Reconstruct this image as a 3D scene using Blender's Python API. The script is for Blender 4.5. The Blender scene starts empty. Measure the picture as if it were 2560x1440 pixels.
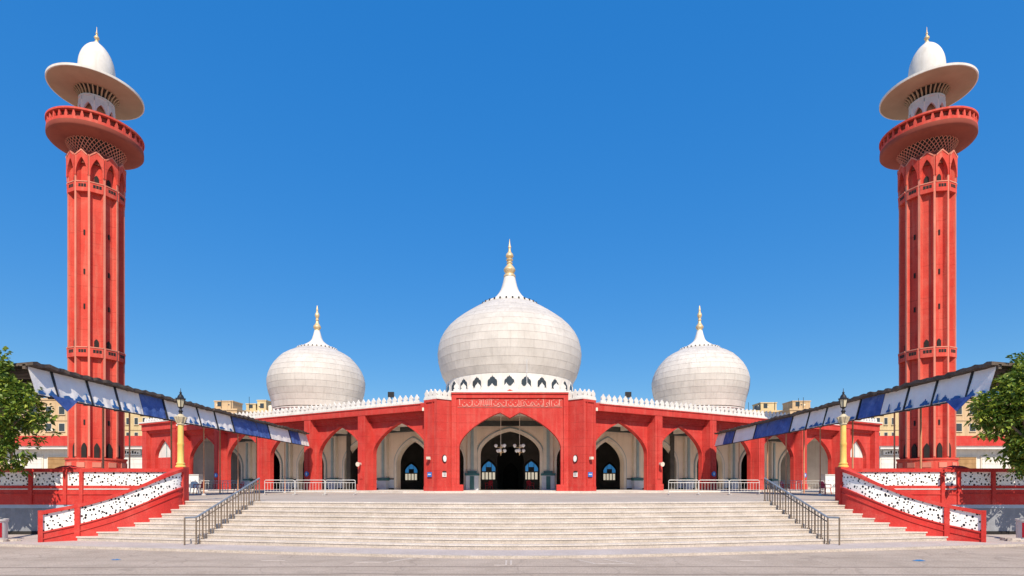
import bpy, bmesh, math, random
from math import sin, cos, pi, sqrt, radians, atan2
from mathutils import Vector, noise

S = bpy.context.scene
COL = S.collection

# ------------------------------------------------------------------ camera, sky, sun, exposure
EYE = 2.05
cam_d = bpy.data.cameras.new("camera")
cam = bpy.data.objects.new("camera", cam_d)
COL.objects.link(cam)
cam.location = (0, 0, EYE)
cam.rotation_euler = (radians(90), 0, 0)
cam_d.sensor_width = 36.0
cam_d.lens = 36.0 * 1400 / 2560
cam_d.shift_y = (1212 - 720) / 2560
cam_d.clip_start = 0.1
cam_d.clip_end = 3000
S.camera = cam

SUN_EL, SUN_ROT = radians(45), radians(172)
w = bpy.data.worlds.new("World")
S.world = w
w.use_nodes = True
nt = w.node_tree
bg = nt.nodes["Background"]
sky = nt.nodes.new("ShaderNodeTexSky")
sky.sky_type = 'NISHITA'
sky.sun_disc = False
sky.sun_elevation = SUN_EL
sky.sun_rotation = SUN_ROT
sky.altitude = 0
sky.air_density = 1.0
sky.dust_density = 0.3
sky.ozone_density = 5.0
# the camera's response to the whole sky: softer range, stronger blue
hs = nt.nodes.new("ShaderNodeSeparateColor")
hs.mode = 'HSV'
hc_ = nt.nodes.new("ShaderNodeCombineColor")
hc_.mode = 'HSV'
pw = nt.nodes.new("ShaderNodeMath")
pw.operation = 'POWER'
pw.inputs[1].default_value = 0.3
ml = nt.nodes.new("ShaderNodeMath")
ml.operation = 'MULTIPLY'
ml.inputs[1].default_value = 2.78
st_ = nt.nodes.new("ShaderNodeMath")
st_.operation = 'MULTIPLY'
st_.use_clamp = True
st_.inputs[1].default_value = 1.30
nt.links.new(sky.outputs[0], hs.inputs[0])
nt.links.new(hs.outputs[0], hc_.inputs[0])
nt.links.new(hs.outputs[1], st_.inputs[0])
nt.links.new(st_.outputs[0], hc_.inputs[1])
nt.links.new(hs.outputs[2], pw.inputs[0])
nt.links.new(pw.outputs[0], ml.inputs[0])
nt.links.new(ml.outputs[0], hc_.inputs[2])
nt.links.new(hc_.outputs[0], bg.inputs[0])
bg.inputs[1].default_value = 0.14

sd = bpy.data.lights.new("sun", 'SUN')
sd.energy = 4.8
sd.angle = radians(0.5)
sd.color = (1.0, 0.885, 0.72)
so = bpy.data.objects.new("sun", sd)
COL.objects.link(so)
dirv = Vector((sin(SUN_ROT) * cos(SUN_EL), cos(SUN_ROT) * cos(SUN_EL), sin(SUN_EL)))
so.rotation_euler = dirv.to_track_quat('Z', 'Y').to_euler()
so.location = (0, -20, 40)

vs = S.view_settings
vs.view_transform = 'Standard'
vs.look = 'None'
vs.exposure = 0.25
vs.gamma = 1.0
vs.use_curve_mapping = False


def PX(px, D):
    return (px - 1280) * D / 1400.0


def PZ(py, D):
    return EYE + (1212 - py) * D / 1400.0


# ------------------------------------------------------------------ materials
def mat(name, c1, c2=None, scale=1.0, rough=0.8, bump=0.0, bscale=None, metal=0.0, streak=0.0,
        streak_col=None, island=0.0, detail=6, coat=0.0, speck=0.0, spec=0.3,
        wear=None, zline=None, grime=None):
    m = bpy.data.materials.new(name)
    m.use_nodes = True
    t = m.node_tree
    N, L = t.nodes, t.links
    b = N["Principled BSDF"]
    b.inputs["Roughness"].default_value = rough
    b.inputs["Metallic"].default_value = metal
    b.inputs["Specular IOR Level"].default_value = spec
    g = N.new("ShaderNodeNewGeometry")
    c2 = c2 or tuple(x * 0.75 for x in c1)
    n1 = N.new("ShaderNodeTexNoise")
    n1.inputs["Scale"].default_value = scale
    n1.inputs["Detail"].default_value = detail
    n1.inputs["Roughness"].default_value = 0.65
    L.new(g.outputs["Position"], n1.inputs["Vector"])
    r = N.new("ShaderNodeValToRGB")
    r.color_ramp.elements[0].position = 0.32
    r.color_ramp.elements[0].color = (*c2, 1)
    r.color_ramp.elements[1].position = 0.66
    r.color_ramp.elements[1].color = (*c1, 1)
    L.new(n1.outputs[0], r.inputs[0])
    col = r.outputs[0]
    if streak > 0:
        mp = N.new("ShaderNodeMapping")
        mp.inputs["Scale"].default_value = (2.2, 2.2, 0.16)
        L.new(g.outputs["Position"], mp.inputs["Vector"])
        n2 = N.new("ShaderNodeTexNoise")
        n2.inputs["Scale"].default_value = 1.6
        n2.inputs["Detail"].default_value = 7
        L.new(mp.outputs[0], n2.inputs["Vector"])
        rr = N.new("ShaderNodeValToRGB")
        rr.color_ramp.elements[0].position = 0.5
        rr.color_ramp.elements[0].color = (0, 0, 0, 1)
        rr.color_ramp.elements[1].position = 0.72
        rr.color_ramp.elements[1].color = (streak, streak, streak, 1)
        L.new(n2.outputs[0], rr.inputs[0])
        mx = N.new("ShaderNodeMixRGB")
        L.new(rr.outputs[0], mx.inputs[0])
        L.new(col, mx.inputs[1])
        mx.inputs[2].default_value = (*(streak_col or tuple(x * 0.5 for x in c1)), 1)
        col = mx.outputs[0]
    def mixin(fac, colr, col):
        mx = N.new("ShaderNodeMixRGB")
        L.new(fac, mx.inputs[0])
        L.new(col, mx.inputs[1])
        mx.inputs[2].default_value = (*colr, 1)
        return mx.outputs[0]

    def ramp(src, a, b_, hi):
        q = N.new("ShaderNodeMapRange")
        q.inputs[1].default_value = a
        q.inputs[2].default_value = b_
        q.inputs[3].default_value = 0
        q.inputs[4].default_value = hi
        L.new(src, q.inputs[0])
        return q.outputs[0]

    def nz(scl, det=8, vec=(1, 1, 1), off=0.0):
        mp = N.new("ShaderNodeMapping")
        mp.inputs["Scale"].default_value = vec
        mp.inputs["Location"].default_value = (off, off * 0.7, 0)
        L.new(g.outputs["Position"], mp.inputs["Vector"])
        q = N.new("ShaderNodeTexNoise")
        q.inputs["Scale"].default_value = scl
        q.inputs["Detail"].default_value = det
        q.inputs["Roughness"].default_value = 0.7
        L.new(mp.outputs[0], q.inputs["Vector"])
        return q.outputs[0]
    if wear:
        amt, wc, wsc = wear
        col = mixin(ramp(nz(wsc, 10, off=3.1), 0.5, 0.62, amt), wc, col)
        col = mixin(ramp(nz(wsc * 0.3, 6, off=7.7), 0.45, 0.7, amt * 0.8), wc, col)
    if grime:
        amt, gc = grime
        col = mixin(ramp(nz(3.0, 8, (1, 1, 0.07), 5.0), 0.55, 0.72, amt), gc, col)
    if zline:
        per, amt = zline
        sz = N.new("ShaderNodeSeparateXYZ")
        L.new(g.outputs["Position"], sz.inputs[0])
        dv = N.new("ShaderNodeMath")
        dv.operation = 'DIVIDE'
        dv.inputs[1].default_value = per
        L.new(sz.outputs[2], dv.inputs[0])
        fr = N.new("ShaderNodeMath")
        fr.operation = 'FRACT'
        L.new(dv.outputs[0], fr.inputs[0])
        lt = N.new("ShaderNodeMath")
        lt.operation = 'LESS_THAN'
        lt.inputs[1].default_value = 0.06
        L.new(fr.outputs[0], lt.inputs[0])
        mu = N.new("ShaderNodeMath")
        mu.operation = 'MULTIPLY'
        L.new(lt.outputs[0], mu.inputs[0])
        L.new(ramp(nz(1.1, 4, off=2.2), 0.42, 0.6, amt), mu.inputs[1])
        col = mixin(mu.outputs[0], tuple(x * 0.45 for x in c1), col)
    if speck > 0:
        n4 = N.new("ShaderNodeTexNoise")
        n4.inputs["Scale"].default_value = 24
        n4.inputs["Detail"].default_value = 5
        L.new(g.outputs["Position"], n4.inputs["Vector"])
        mr = N.new("ShaderNodeMapRange")
        mr.inputs[1].default_value = 0.3
        mr.inputs[2].default_value = 0.7
        mr.inputs[3].default_value = 1 - speck
        mr.inputs[4].default_value = 1 + speck * 0.6
        L.new(n4.outputs[0], mr.inputs[0])
        mx = N.new("ShaderNodeMixRGB")
        mx.blend_type = 'MULTIPLY'
        mx.inputs[0].default_value = 1
        L.new(col, mx.inputs[1])
        L.new(mr.outputs[0], mx.inputs[2])
        col = mx.outputs[0]
    if island > 0:
        mr = N.new("ShaderNodeMapRange")
        mr.inputs[3].default_value = 1 - island
        mr.inputs[4].default_value = 1 + island * 0.4
        L.new(g.outputs["Random Per Island"], mr.inputs[0])
        mx = N.new("ShaderNodeMixRGB")
        mx.blend_type = 'MULTIPLY'
        mx.inputs[0].default_value = 1
        L.new(col, mx.inputs[1])
        L.new(mr.outputs[0], mx.inputs[2])
        col = mx.outputs[0]
    L.new(col, b.inputs["Base Color"])
    if bump > 0:
        n3 = N.new("ShaderNodeTexNoise")
        n3.inputs["Scale"].default_value = bscale or scale * 8
        n3.inputs["Detail"].default_value = 5
        L.new(g.outputs["Position"], n3.inputs["Vector"])
        bp = N.new("ShaderNodeBump")
        bp.inputs["Strength"].default_value = bump
        bp.inputs["Distance"].default_value = 0.05
        L.new(n3.outputs[0], bp.inputs["Height"])
        L.new(bp.outputs[0], b.inputs["Normal"])
    return m


M = {}
M['red'] = mat("red_paint", (0.58, 0.056, 0.046), (0.47, 0.038, 0.032), 0.5, 0.85, 0.3, 9, streak=0.45,
               streak_col=(0.56, 0.13, 0.1), speck=0.14, wear=(0.24, (0.6, 0.12, 0.095), 1.3), grime=(0.36, (0.24, 0.03, 0.026)),
               zline=(0.62, 0.55), spec=0.15)
M['redmin'] = mat("minaret_red", (0.64, 0.082, 0.058), (0.53, 0.052, 0.038), 0.35, 0.85, 0.25, 7, streak=0.6,
                  streak_col=(0.62, 0.19, 0.13), speck=0.12, wear=(0.26, (0.62, 0.18, 0.13), 0.9), grime=(0.32, (0.3, 0.045, 0.03)),
                  zline=(0.75, 0.5), spec=0.15)
M['rib'] = mat("rib_pink", (0.66, 0.25, 0.18), (0.57, 0.17, 0.12), 0.8, 0.85, streak=0.5, streak_col=(0.42, 0.22, 0.15),
               grime=(0.4, (0.3, 0.12, 0.09)), spec=0.15)
M['redbright'] = mat("rail_red_paint", (0.6, 0.042, 0.034), (0.5, 0.03, 0.025), 0.8, 0.7, 0.2, 8, speck=0.14, streak=0.35,
                     streak_col=(0.42, 0.05, 0.04), wear=(0.35, (0.62, 0.12, 0.095), 1.7), grime=(0.35, (0.28, 0.03, 0.026)), spec=0.2)
M['white'] = mat("white_paint", (0.72, 0.69, 0.65), (0.6, 0.57, 0.53), 0.8, 0.75, 0.15, 8, streak=0.45,
                 streak_col=(0.5, 0.46, 0.4))
M['merlon'] = mat("white_merlon_paint", (0.76, 0.735, 0.7), (0.62, 0.59, 0.55), 1.2, 0.75, 0.15, 9, grime=(0.5, (0.42, 0.39, 0.36)))
M['dome'] = mat("dome_tile", (0.67, 0.63, 0.585), (0.53, 0.49, 0.445), 0.25, 0.6, 0.12, 6, streak=0.5,
                streak_col=(0.45, 0.41, 0.37), island=0.045, spec=0.3, speck=0.08, wear=(0.4, (0.5, 0.465, 0.43), 0.8),
                grime=(0.45, (0.4, 0.365, 0.33)))
M['domebase'] = mat("dome_grout", (0.5, 0.465, 0.43), (0.4, 0.37, 0.34), 2, 0.9)
M['capital'] = mat("capital_plaster", (0.6, 0.52, 0.36), (0.42, 0.36, 0.25), 9, 0.7)
M['bouncefloor'] = mat("bounce_floor_white", (0.8, 0.77, 0.72), (0.7, 0.67, 0.62), 1.2, 0.4)  # pale floor added to bounce sunlight into the portico
M['gold'] = mat("gold_paint", (0.78, 0.6, 0.36), (0.62, 0.44, 0.22), 2, 0.4, metal=0.3)
M['yellow'] = mat("yellow_paint", (0.80, 0.56, 0.16), (0.66, 0.4, 0.09), 1.5, 0.5, 0.1, 12, streak=0.3,
                  streak_col=(0.5, 0.3, 0.08))
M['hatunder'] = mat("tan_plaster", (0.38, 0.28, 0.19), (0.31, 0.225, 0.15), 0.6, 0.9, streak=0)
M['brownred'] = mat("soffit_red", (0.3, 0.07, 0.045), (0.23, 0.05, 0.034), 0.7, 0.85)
M['dark'] = mat("dark_recess", (0.03, 0.027, 0.025), (0.018, 0.016, 0.015), 2, 0.9)
M['beige'] = mat("beige_plaster", (0.84, 0.71, 0.56), (0.75, 0.63, 0.49), 0.7, 0.9, streak=0.2,
                 streak_col=(0.4, 0.32, 0.24))
M['cream'] = mat("cream_trim", (0.74, 0.67, 0.56), (0.64, 0.57, 0.47), 1.2, 0.85)
M['teal'] = mat("grey_blue_trim", (0.34, 0.42, 0.42), (0.26, 0.34, 0.35), 1.5, 0.8)
M['dado'] = mat("pale_blue_marble", (0.56, 0.6, 0.66), (0.46, 0.5, 0.56), 2, 0.5)
M['darkteal'] = mat("dark_teal_stone", (0.05, 0.16, 0.17), (0.03, 0.1, 0.11), 2, 0.5)
M['hall'] = mat("hall_shade_plaster", (0.1, 0.09, 0.08), (0.06, 0.055, 0.05), 1, 0.9)  # darkness of the unlit hall is put into this base colour
M['stone'] = mat("step_stone", (0.58, 0.505, 0.44), (0.45, 0.385, 0.33), 1.3, 0.8, 0.3, 18, speck=0.24,
                 streak=0.4, streak_col=(0.38, 0.32, 0.255), wear=(0.5, (0.44, 0.38, 0.315), 2.2))
M['nosing'] = mat("tread_marble", (0.69, 0.62, 0.555), (0.55, 0.485, 0.43), 1.3, 0.6, 0.15, 18, speck=0.2, wear=(0.5, (0.5, 0.435, 0.37), 1.1))
M['terrace'] = mat("terrace_paving", (0.52, 0.445, 0.37), (0.42, 0.35, 0.285), 0.9, 0.8, 0.15, 14, speck=0.2, wear=(0.5, (0.38, 0.32, 0.265), 0.8))
M['pave'] = mat("pavement_concrete", (0.53, 0.46, 0.43), (0.44, 0.375, 0.345), 0.9, 0.85, 0.2, 16, speck=0.18)
M['road'] = mat("dusty_asphalt", (0.51, 0.415, 0.34), (0.42, 0.34, 0.275), 0.45, 0.9, 0.4, 30, speck=0.3,
                detail=10, wear=(0.4, (0.32, 0.255, 0.2), 0.9), grime=None)
def road_cracks(m):
    t = m.node_tree
    N, L = t.nodes, t.links
    b = N["Principled BSDF"]
    src = b.inputs["Base Color"].links[0].from_socket
    g = N.new("ShaderNodeNewGeometry")
    wn = N.new("ShaderNodeTexNoise")
    wn.inputs["Scale"].default_value = 1.5
    L.new(g.outputs["Position"], wn.inputs["Vector"])
    ad = N.new("ShaderNodeMixRGB")
    ad.blend_type = 'ADD'
    ad.inputs[0].default_value = 0.6
    L.new(g.outputs["Position"], ad.inputs[1])
    L.new(wn.outputs["Color"], ad.inputs[2])
    v = N.new("ShaderNodeTexVoronoi")
    v.feature = 'DISTANCE_TO_EDGE'
    v.inputs["Scale"].default_value = 0.42
    L.new(ad.outputs[0], v.inputs["Vector"])
    lt = N.new("ShaderNodeMapRange")
    lt.inputs[1].default_value = 0.0
    lt.inputs[2].default_value = 0.016
    lt.inputs[3].default_value = 0.3
    lt.inputs[4].default_value = 0.0
    L.new(v.outputs["Distance"], lt.inputs[0])
    mp = N.new("ShaderNodeMapping")
    mp.inputs["Scale"].default_value = (0.05, 1.3, 1)
    L.new(g.outputs["Position"], mp.inputs["Vector"])
    n2 = N.new("ShaderNodeTexNoise")
    n2.inputs["Scale"].default_value = 1.6
    n2.inputs["Detail"].default_value = 4
    L.new(mp.outputs[0], n2.inputs["Vector"])
    r2 = N.new("ShaderNodeMapRange")
    r2.inputs[1].default_value = 0.52
    r2.inputs[2].default_value = 0.7
    r2.inputs[4].default_value = 0.4
    L.new(n2.outputs[0], r2.inputs[0])
    m1 = N.new("ShaderNodeMixRGB")
    m1.inputs[2].default_value = (0.32, 0.26, 0.21, 1)
    L.new(r2.outputs[0], m1.inputs[0])
    L.new(src, m1.inputs[1])
    m2 = N.new("ShaderNodeMixRGB")
    m2.inputs[2].default_value = (0.14, 0.11, 0.09, 1)
    L.new(lt.outputs[0], m2.inputs[0])
    L.new(m1.outputs[0], m2.inputs[1])
    L.new(m2.outputs[0], b.inputs["Base Color"])


road_cracks(M['road'])
M['roadline'] = mat("worn_road_paint", (0.62, 0.55, 0.49), (0.43, 0.36, 0.3), 7, 0.8)
M['darkstrip'] = mat("dark_road_strip", (0.19, 0.155, 0.13), (0.27, 0.22, 0.185), 3, 0.9)
M['metal'] = mat("galvanised_tube", (0.72, 0.7, 0.67), (0.55, 0.53, 0.5), 4, 0.45, metal=0.2)
M['bluerail'] = mat("rail_steel", (0.34, 0.38, 0.42), (0.26, 0.28, 0.3), 4, 0.4, metal=0.5)
M['baluster'] = mat("rusty_baluster", (0.26, 0.2, 0.15), (0.17, 0.125, 0.09), 6, 0.55, metal=0.35)
M['black'] = mat("black_iron", (0.035, 0.035, 0.037), (0.02, 0.02, 0.022), 5, 0.45, metal=0.3)
M['roofsheet'] = mat("rusty_roof_sheet", (0.16, 0.125, 0.1), (0.07, 0.055, 0.045), 2.2, 0.8, 0.4, 9, detail=10)
M['cloth'] = mat("white_banner_cloth", (0.9, 0.87, 0.83), (0.8, 0.76, 0.72), 1.2, 0.9, 0.5, 2.0)
M['bluecloth'] = mat("blue_banner_cloth", (0.07, 0.14, 0.42), (0.03, 0.075, 0.26), 1.8, 0.8, 0.8, 2.5, wear=(0.5, (0.16, 0.24, 0.5), 1.6))
M['bluecut'] = mat("blue_skyline_print", (0.04, 0.15, 0.38), (0.025, 0.10, 0.28), 2, 0.8)
M['pole'] = mat("rust_orange_pole", (0.6, 0.3, 0.17), (0.5, 0.22, 0.12), 5, 0.7)
M['grey'] = mat("grey_base_paint", (0.27, 0.28, 0.31), (0.19, 0.2, 0.22), 1.4, 0.85, 0.2, 8, streak=0.4,
                streak_col=(0.36, 0.37, 0.4))
M['bluetrim'] = mat("blue_grey_band", (0.42, 0.49, 0.58), (0.34, 0.41, 0.5), 1.4, 0.8)
M['sign'] = mat("blue_sign", (0.02, 0.17, 0.55), (0.02, 0.14, 0.45), 3, 0.4)
M['paper'] = mat("white_paper", (0.82, 0.82, 0.8), (0.7, 0.7, 0.68), 5, 0.7)
M['chair'] = mat("red_plastic", (0.55, 0.015, 0.03), (0.45, 0.012, 0.025), 2, 0.35, spec=0.5)
M['chairw'] = mat("white_plastic", (0.8, 0.8, 0.78), (0.7, 0.7, 0.68), 2, 0.35, spec=0.5)
M['tan'] = mat("tan_render", (0.64, 0.46, 0.28), (0.5, 0.35, 0.2), 0.25, 0.9, streak=0.5,
               streak_col=(0.36, 0.26, 0.16))
M['ochre'] = mat("ochre_render", (0.66, 0.52, 0.3), (0.52, 0.4, 0.22), 0.3, 0.9, streak=0.4,
                 streak_col=(0.4, 0.3, 0.18))
M['brownpanel'] = mat("brown_shutter", (0.4, 0.24, 0.11), (0.3, 0.17, 0.07), 1.4, 0.7, streak=0.4)
M['pane'] = mat("dark_pane", (0.05, 0.06, 0.065), (0.035, 0.04, 0.045), 2, 0.15, spec=0.5)
M['bark'] = mat("bark", (0.3, 0.22, 0.14), (0.19, 0.13, 0.08), 6, 0.95, 0.6, 20)
M['ceil'] = mat("ceiling_plaster", (0.82, 0.76, 0.67), (0.72, 0.66, 0.57), 0.8, 0.9)
M['beam'] = mat("dark_green_beam", (0.07, 0.08, 0.075), (0.05, 0.055, 0.05), 2, 0.8)
M['glass'] = mat("lantern_glass", (0.55, 0.5, 0.36), (0.45, 0.4, 0.28), 3, 0.25, spec=0.5)
M['letter'] = mat("pink_lettering", (0.68, 0.3, 0.25), (0.6, 0.2, 0.16), 3, 0.8)
M['bluebag'] = mat("blue_plastic_bag", (0.04, 0.22, 0.5), (0.03, 0.14, 0.36), 6, 0.4)
M['parapetwhite'] = mat("pale_jali_stone", (0.55, 0.58, 0.6), (0.46, 0.48, 0.5), 2, 0.8)


def jali(name):
    m = bpy.data.materials.new(name)
    m.use_nodes = True
    t = m.node_tree
    N, L = t.nodes, t.links
    b = N["Principled BSDF"]
    b.inputs["Base Color"].default_value = (0.86, 0.845, 0.81, 1)
    b.inputs["Roughness"].default_value = 0.7
    g = N.new("ShaderNodeNewGeometry")
    v = N.new("ShaderNodeTexVoronoi")
    v.voronoi_dimensions = '2D'
    v.inputs["Scale"].default_value = 6.6
    sp = N.new("ShaderNodeSeparateXYZ")
    L.new(g.outputs["Position"], sp.inputs[0])
    ma = N.new("ShaderNodeMath")
    ma.operation = 'MULTIPLY_ADD'
    ma.inputs[1].default_value = -0.8
    L.new(sp.outputs[1], ma.inputs[0])
    ab = N.new("ShaderNodeMath")
    ab.operation = 'ABSOLUTE'
    L.new(sp.outputs[0], ab.inputs[0])
    L.new(ab.outputs[0], ma.inputs[2])
    cb = N.new("ShaderNodeCombineXYZ")
    L.new(ma.outputs[0], cb.inputs[0])
    L.new(sp.outputs[2], cb.inputs[1])
    L.new(cb.outputs[0], v.inputs["Vector"])
    sc_ = N.new("ShaderNodeSeparateColor")
    L.new(v.outputs["Color"], sc_.inputs[0])
    mr = N.new("ShaderNodeMapRange")
    mr.inputs[3].default_value = 0.12
    mr.inputs[4].default_value = 0.33
    L.new(sc_.outputs[0], mr.inputs[0])
    lt = N.new("ShaderNodeMath")
    lt.operation = 'LESS_THAN'
    L.new(v.outputs["Distance"], lt.inputs[0])
    L.new(mr.outputs[0], lt.inputs[1])
    tr = N.new("ShaderNodeBsdfTransparent")
    mx = N.new("ShaderNodeMixShader")
    L.new(lt.outputs[0], mx.inputs[0])
    L.new(b.outputs[0], mx.inputs[1])
    L.new(tr.outputs[0], mx.inputs[2])
    L.new(mx.outputs[0], N["Material Output"].inputs[0])
    return m


M['jali'] = jali("pierced_white_panel")


def glow(name, c, e):
    m = mat(name, c, None, 3, 0.4)
    b = m.node_tree.nodes["Principled BSDF"]
    b.inputs["Emission Color"].default_value = (*c, 1)
    b.inputs["Emission Strength"].default_value = e
    return m


M['stained'] = glow("blue_glass_daylight_glow", (0.05, 0.3, 0.7), 0.32)  # emission stands in for daylight behind the blue glass
M['glowpane'] = glow("pane_daylight_glow", (0.9, 0.8, 0.62), 0.5)  # glow painted in as daylight


def leafmat():
    m = bpy.data.materials.new("leaf")
    m.use_nodes = True
    t = m.node_tree
    N, L = t.nodes, t.links
    b = N["Principled BSDF"]
    b.inputs["Roughness"].default_value = 0.5
    g = N.new("ShaderNodeNewGeometry")
    r = N.new("ShaderNodeValToRGB")
    e = r.color_ramp.elements
    e[0].position = 0
    e[0].color = (0.06, 0.13, 0.018, 1)
    e[1].position = 1
    e[1].color = (0.44, 0.5, 0.06, 1)
    k = e.new(0.6)
    k.color = (0.17, 0.26, 0.032, 1)
    L.new(g.outputs["Random Per Island"], r.inputs[0])
    L.new(r.outputs[0], b.inputs["Base Color"])
    tl = N.new("ShaderNodeBsdfTranslucent")
    L.new(r.outputs[0], tl.inputs[0])
    mx = N.new("ShaderNodeMixShader")
    mx.inputs[0].default_value = 0.3
    L.new(b.outputs[0], mx.inputs[1])
    L.new(tl.outputs[0], mx.inputs[2])
    L.new(mx.outputs[0], N["Material Output"].inputs[0])
    return m


M['leaf'] = leafmat()


# ------------------------------------------------------------------ mesh builder
class MB:
    def __init__(s):
        s.v, s.f = [], []

    def add(s, vs_, fs_, xf=None):
        o = len(s.v)
        s.v += [tuple(xf(*p)) if xf else tuple(p) for p in vs_]
        s.f += [tuple(i + o for i in f) for f in fs_]
        return s

    def box(s, x0, x1, y0, y1, z0, z1, xf=None):
        return s.add([(x0, y0, z0), (x1, y0, z0), (x1, y1, z0), (x0, y1, z0), (x0, y0, z1), (x1, y0, z1),
                      (x1, y1, z1), (x0, y1, z1)],
                     [(3, 2, 1, 0), (4, 5, 6, 7), (0, 1, 5, 4), (1, 2, 6, 5), (2, 3, 7, 6), (3, 0, 4, 7)], xf)

    def prism(s, poly, z0, z1, xf=None):
        n = len(poly)
        vs_ = [(x, y, z0) for x, y in poly] + [(x, y, z1) for x, y in poly]
        fs_ = [tuple(range(n - 1, -1, -1)), tuple(range(n, 2 * n))]
        fs_ += [(i, (i + 1) % n, n + (i + 1) % n, n + i) for i in range(n)]
        return s.add(vs_, fs_, xf)

    def plate(s, poly, y0, y1, xf=None):
        """outline poly in (x, z), extruded along y"""
        n = len(poly)
        vs_ = [(x, y0, z) for x, z in poly] + [(x, y1, z) for x, z in poly]
        fs_ = [tuple(range(n)), tuple(range(2 * n - 1, n - 1, -1))]
        fs_ += [(i, n + i, n + (i + 1) % n, (i + 1) % n) for i in range(n)]
        return s.add(vs_, fs_, xf)

    def lathe(s, prof, c, n=32, xf=None, a0=0.0):
        """prof: list of (r, z); c: (x, y)"""
        vs_, fs_ = [], []
        m = len(prof)
        for k in range(n):
            a = a0 + 2 * pi * k / n
            for r, z in prof:
                vs_.append((c[0] + r * cos(a), c[1] + r * sin(a), z))
        for k in range(n):
            k2 = (k + 1) % n
            for j in range(m - 1):
                fs_.append((k * m + j, k2 * m + j, k2 * m + j + 1, k * m + j + 1))
        if prof[0][0] > 1e-4:
            fs_.append(tuple(k * m for k in range(n - 1, -1, -1)))
        if prof[-1][0] > 1e-4:
            fs_.append(tuple(k * m + m - 1 for k in range(n)))
        return s.add(vs_, fs_, xf)

    def tube(s, p0, p1, r0, r1=None, n=8, xf=None):
        r1 = r0 if r1 is None else r1
        p0, p1 = Vector(p0), Vector(p1)
        d = (p1 - p0)
        if d.length < 1e-6:
            return s
        d.normalize()
        u = d.cross(Vector((0, 0, 1)) if abs(d.z) < 0.9 else Vector((1, 0, 0))).normalized()
        q = d.cross(u)
        vs_ = []
        for p, r in ((p0, r0), (p1, r1)):
            for k in range(n):
                a = 2 * pi * k / n
                vs_.append(tuple(p + (u * cos(a) + q * sin(a)) * r))
        fs_ = [(k, (k + 1) % n, n + (k + 1) % n, n + k) for k in range(n)]
        fs_ += [tuple(range(n - 1, -1, -1)), tuple(range(n, 2 * n))]
        return s.add(vs_, fs_, xf)

    def path(s, pts, r, n=8):
        for a, b in zip(pts[:-1], pts[1:]):
            s.tube(a, b, r, n=n)
        return s

    def sweep(s, pts, z0, z1, o0, o1):
        """vertical wall along plan points, bottom z0[i], top z1[i], between plan offsets o0 and o1 (left normal)"""
        n = len(pts)
        vs_, fs_ = [], []
        for i, (x, y) in enumerate(pts):
            a = pts[max(i - 1, 0)]
            b = pts[min(i + 1, n - 1)]
            dx, dy = b[0] - a[0], b[1] - a[1]
            l = sqrt(dx * dx + dy * dy)
            nx, ny = -dy / l, dx / l
            zb = z0[i] if hasattr(z0, '__len__') else z0
            zt = z1[i] if hasattr(z1, '__len__') else z1
            for o, z in ((o0, zb), (o1, zb), (o1, zt), (o0, zt)):
                vs_.append((x + nx * o, y + ny * o, z))
        for i in range(n - 1):
            for k in range(4):
                k2 = (k + 1) % 4
                fs_.append((i * 4 + k, i * 4 + k2, i * 4 + 4 + k2, i * 4 + 4 + k))
        fs_.append((0, 3, 2, 1))
        e = (n - 1) * 4
        fs_.append((e, e + 1, e + 2, e + 3))
        return s.add(vs_, fs_)

    def archwall(s, xa, xb, a, c, z0, curve, top, y0, y1, xf=None, n=14, topf=None):
        """wall from xa to xb with an arch opening centred c, half width a; curve(u) gives z for u=|x|/a in 0..1"""
        cols = [(xa, z0), (c - a, z0)]
        us = [cos(pi * k / (2 * n)) if False else k for k in range(0)]
        ks = [-1 + 2 * k / (2 * n) for k in range(2 * n + 1)]
        ks = [(1 if k > 0 else -1) * (1 - (1 - abs(k)) ** 1.6) for k in ks]
        for k in ks:
            cols.append((c + a * k, curve(abs(k))))
        cols += [(c + a, z0), (xb, z0)]
        m = len(cols)
        tf = topf or (lambda x: top)
        vs_ = []
        for y in (y0, y1):
            vs_ += [(x, y, z) for x, z in cols]
            vs_ += [(x, y, tf(x)) for x, z in cols]
        fs_ = []
        for i in range(m - 1):
            same = abs(cols[i][0] - cols[i + 1][0]) < 1e-9
            if not same:
                fs_.append((i, i + 1, m + i + 1, m + i))
                fs_.append((2 * m + i + 1, 2 * m + i, 3 * m + i, 3 * m + i + 1))
                fs_.append((m + i, m + i + 1, 3 * m + i + 1, 3 * m + i))
            fs_.append((i + 1, i, 2 * m + i, 2 * m + i + 1))
        fs_.append((0, m, 3 * m, 2 * m))
        fs_.append((m - 1, 3 * m - 1, 4 * m - 1, 2 * m - 1))
        return s.add(vs_, fs_, xf)

    def archband(s, a, b, c, z0, cin, cout, y0, y1, xf=None, n=14):
        """moulding between inner arch (half a, curve cin) and outer arch (half b, curve cout)"""
        ks = [-1 + k / n for k in range(2 * n + 1)]
        ks = [(1 if k > 0 else -1) * (1 - (1 - abs(k)) ** 1.6) for k in ks]
        pin = [(c - a, z0)] + [(c + a * k, cin(abs(k))) for k in ks] + [(c + a, z0)]
        pou = [(c - b, z0)] + [(c + b * k, cout(abs(k))) for k in ks] + [(c + b, z0)]
        m = len(pin)
        vs_ = []
        for y in (y0, y1):
            vs_ += [(x, y, z) for x, z in pin] + [(x, y, z) for x, z in pou]
        fs_ = []
        for i in range(m - 1):
            fs_.append((i, i + 1, m + i + 1, m + i))
            fs_.append((2 * m + i, 3 * m + i, 3 * m + i + 1, 2 * m + i + 1))
            fs_.append((m + i, m + i + 1, 3 * m + i + 1, 3 * m + i))
            fs_.append((i + 1, i, 2 * m + i, 2 * m + i + 1))
        fs_.append((0, m, 3 * m, 2 * m))
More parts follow.
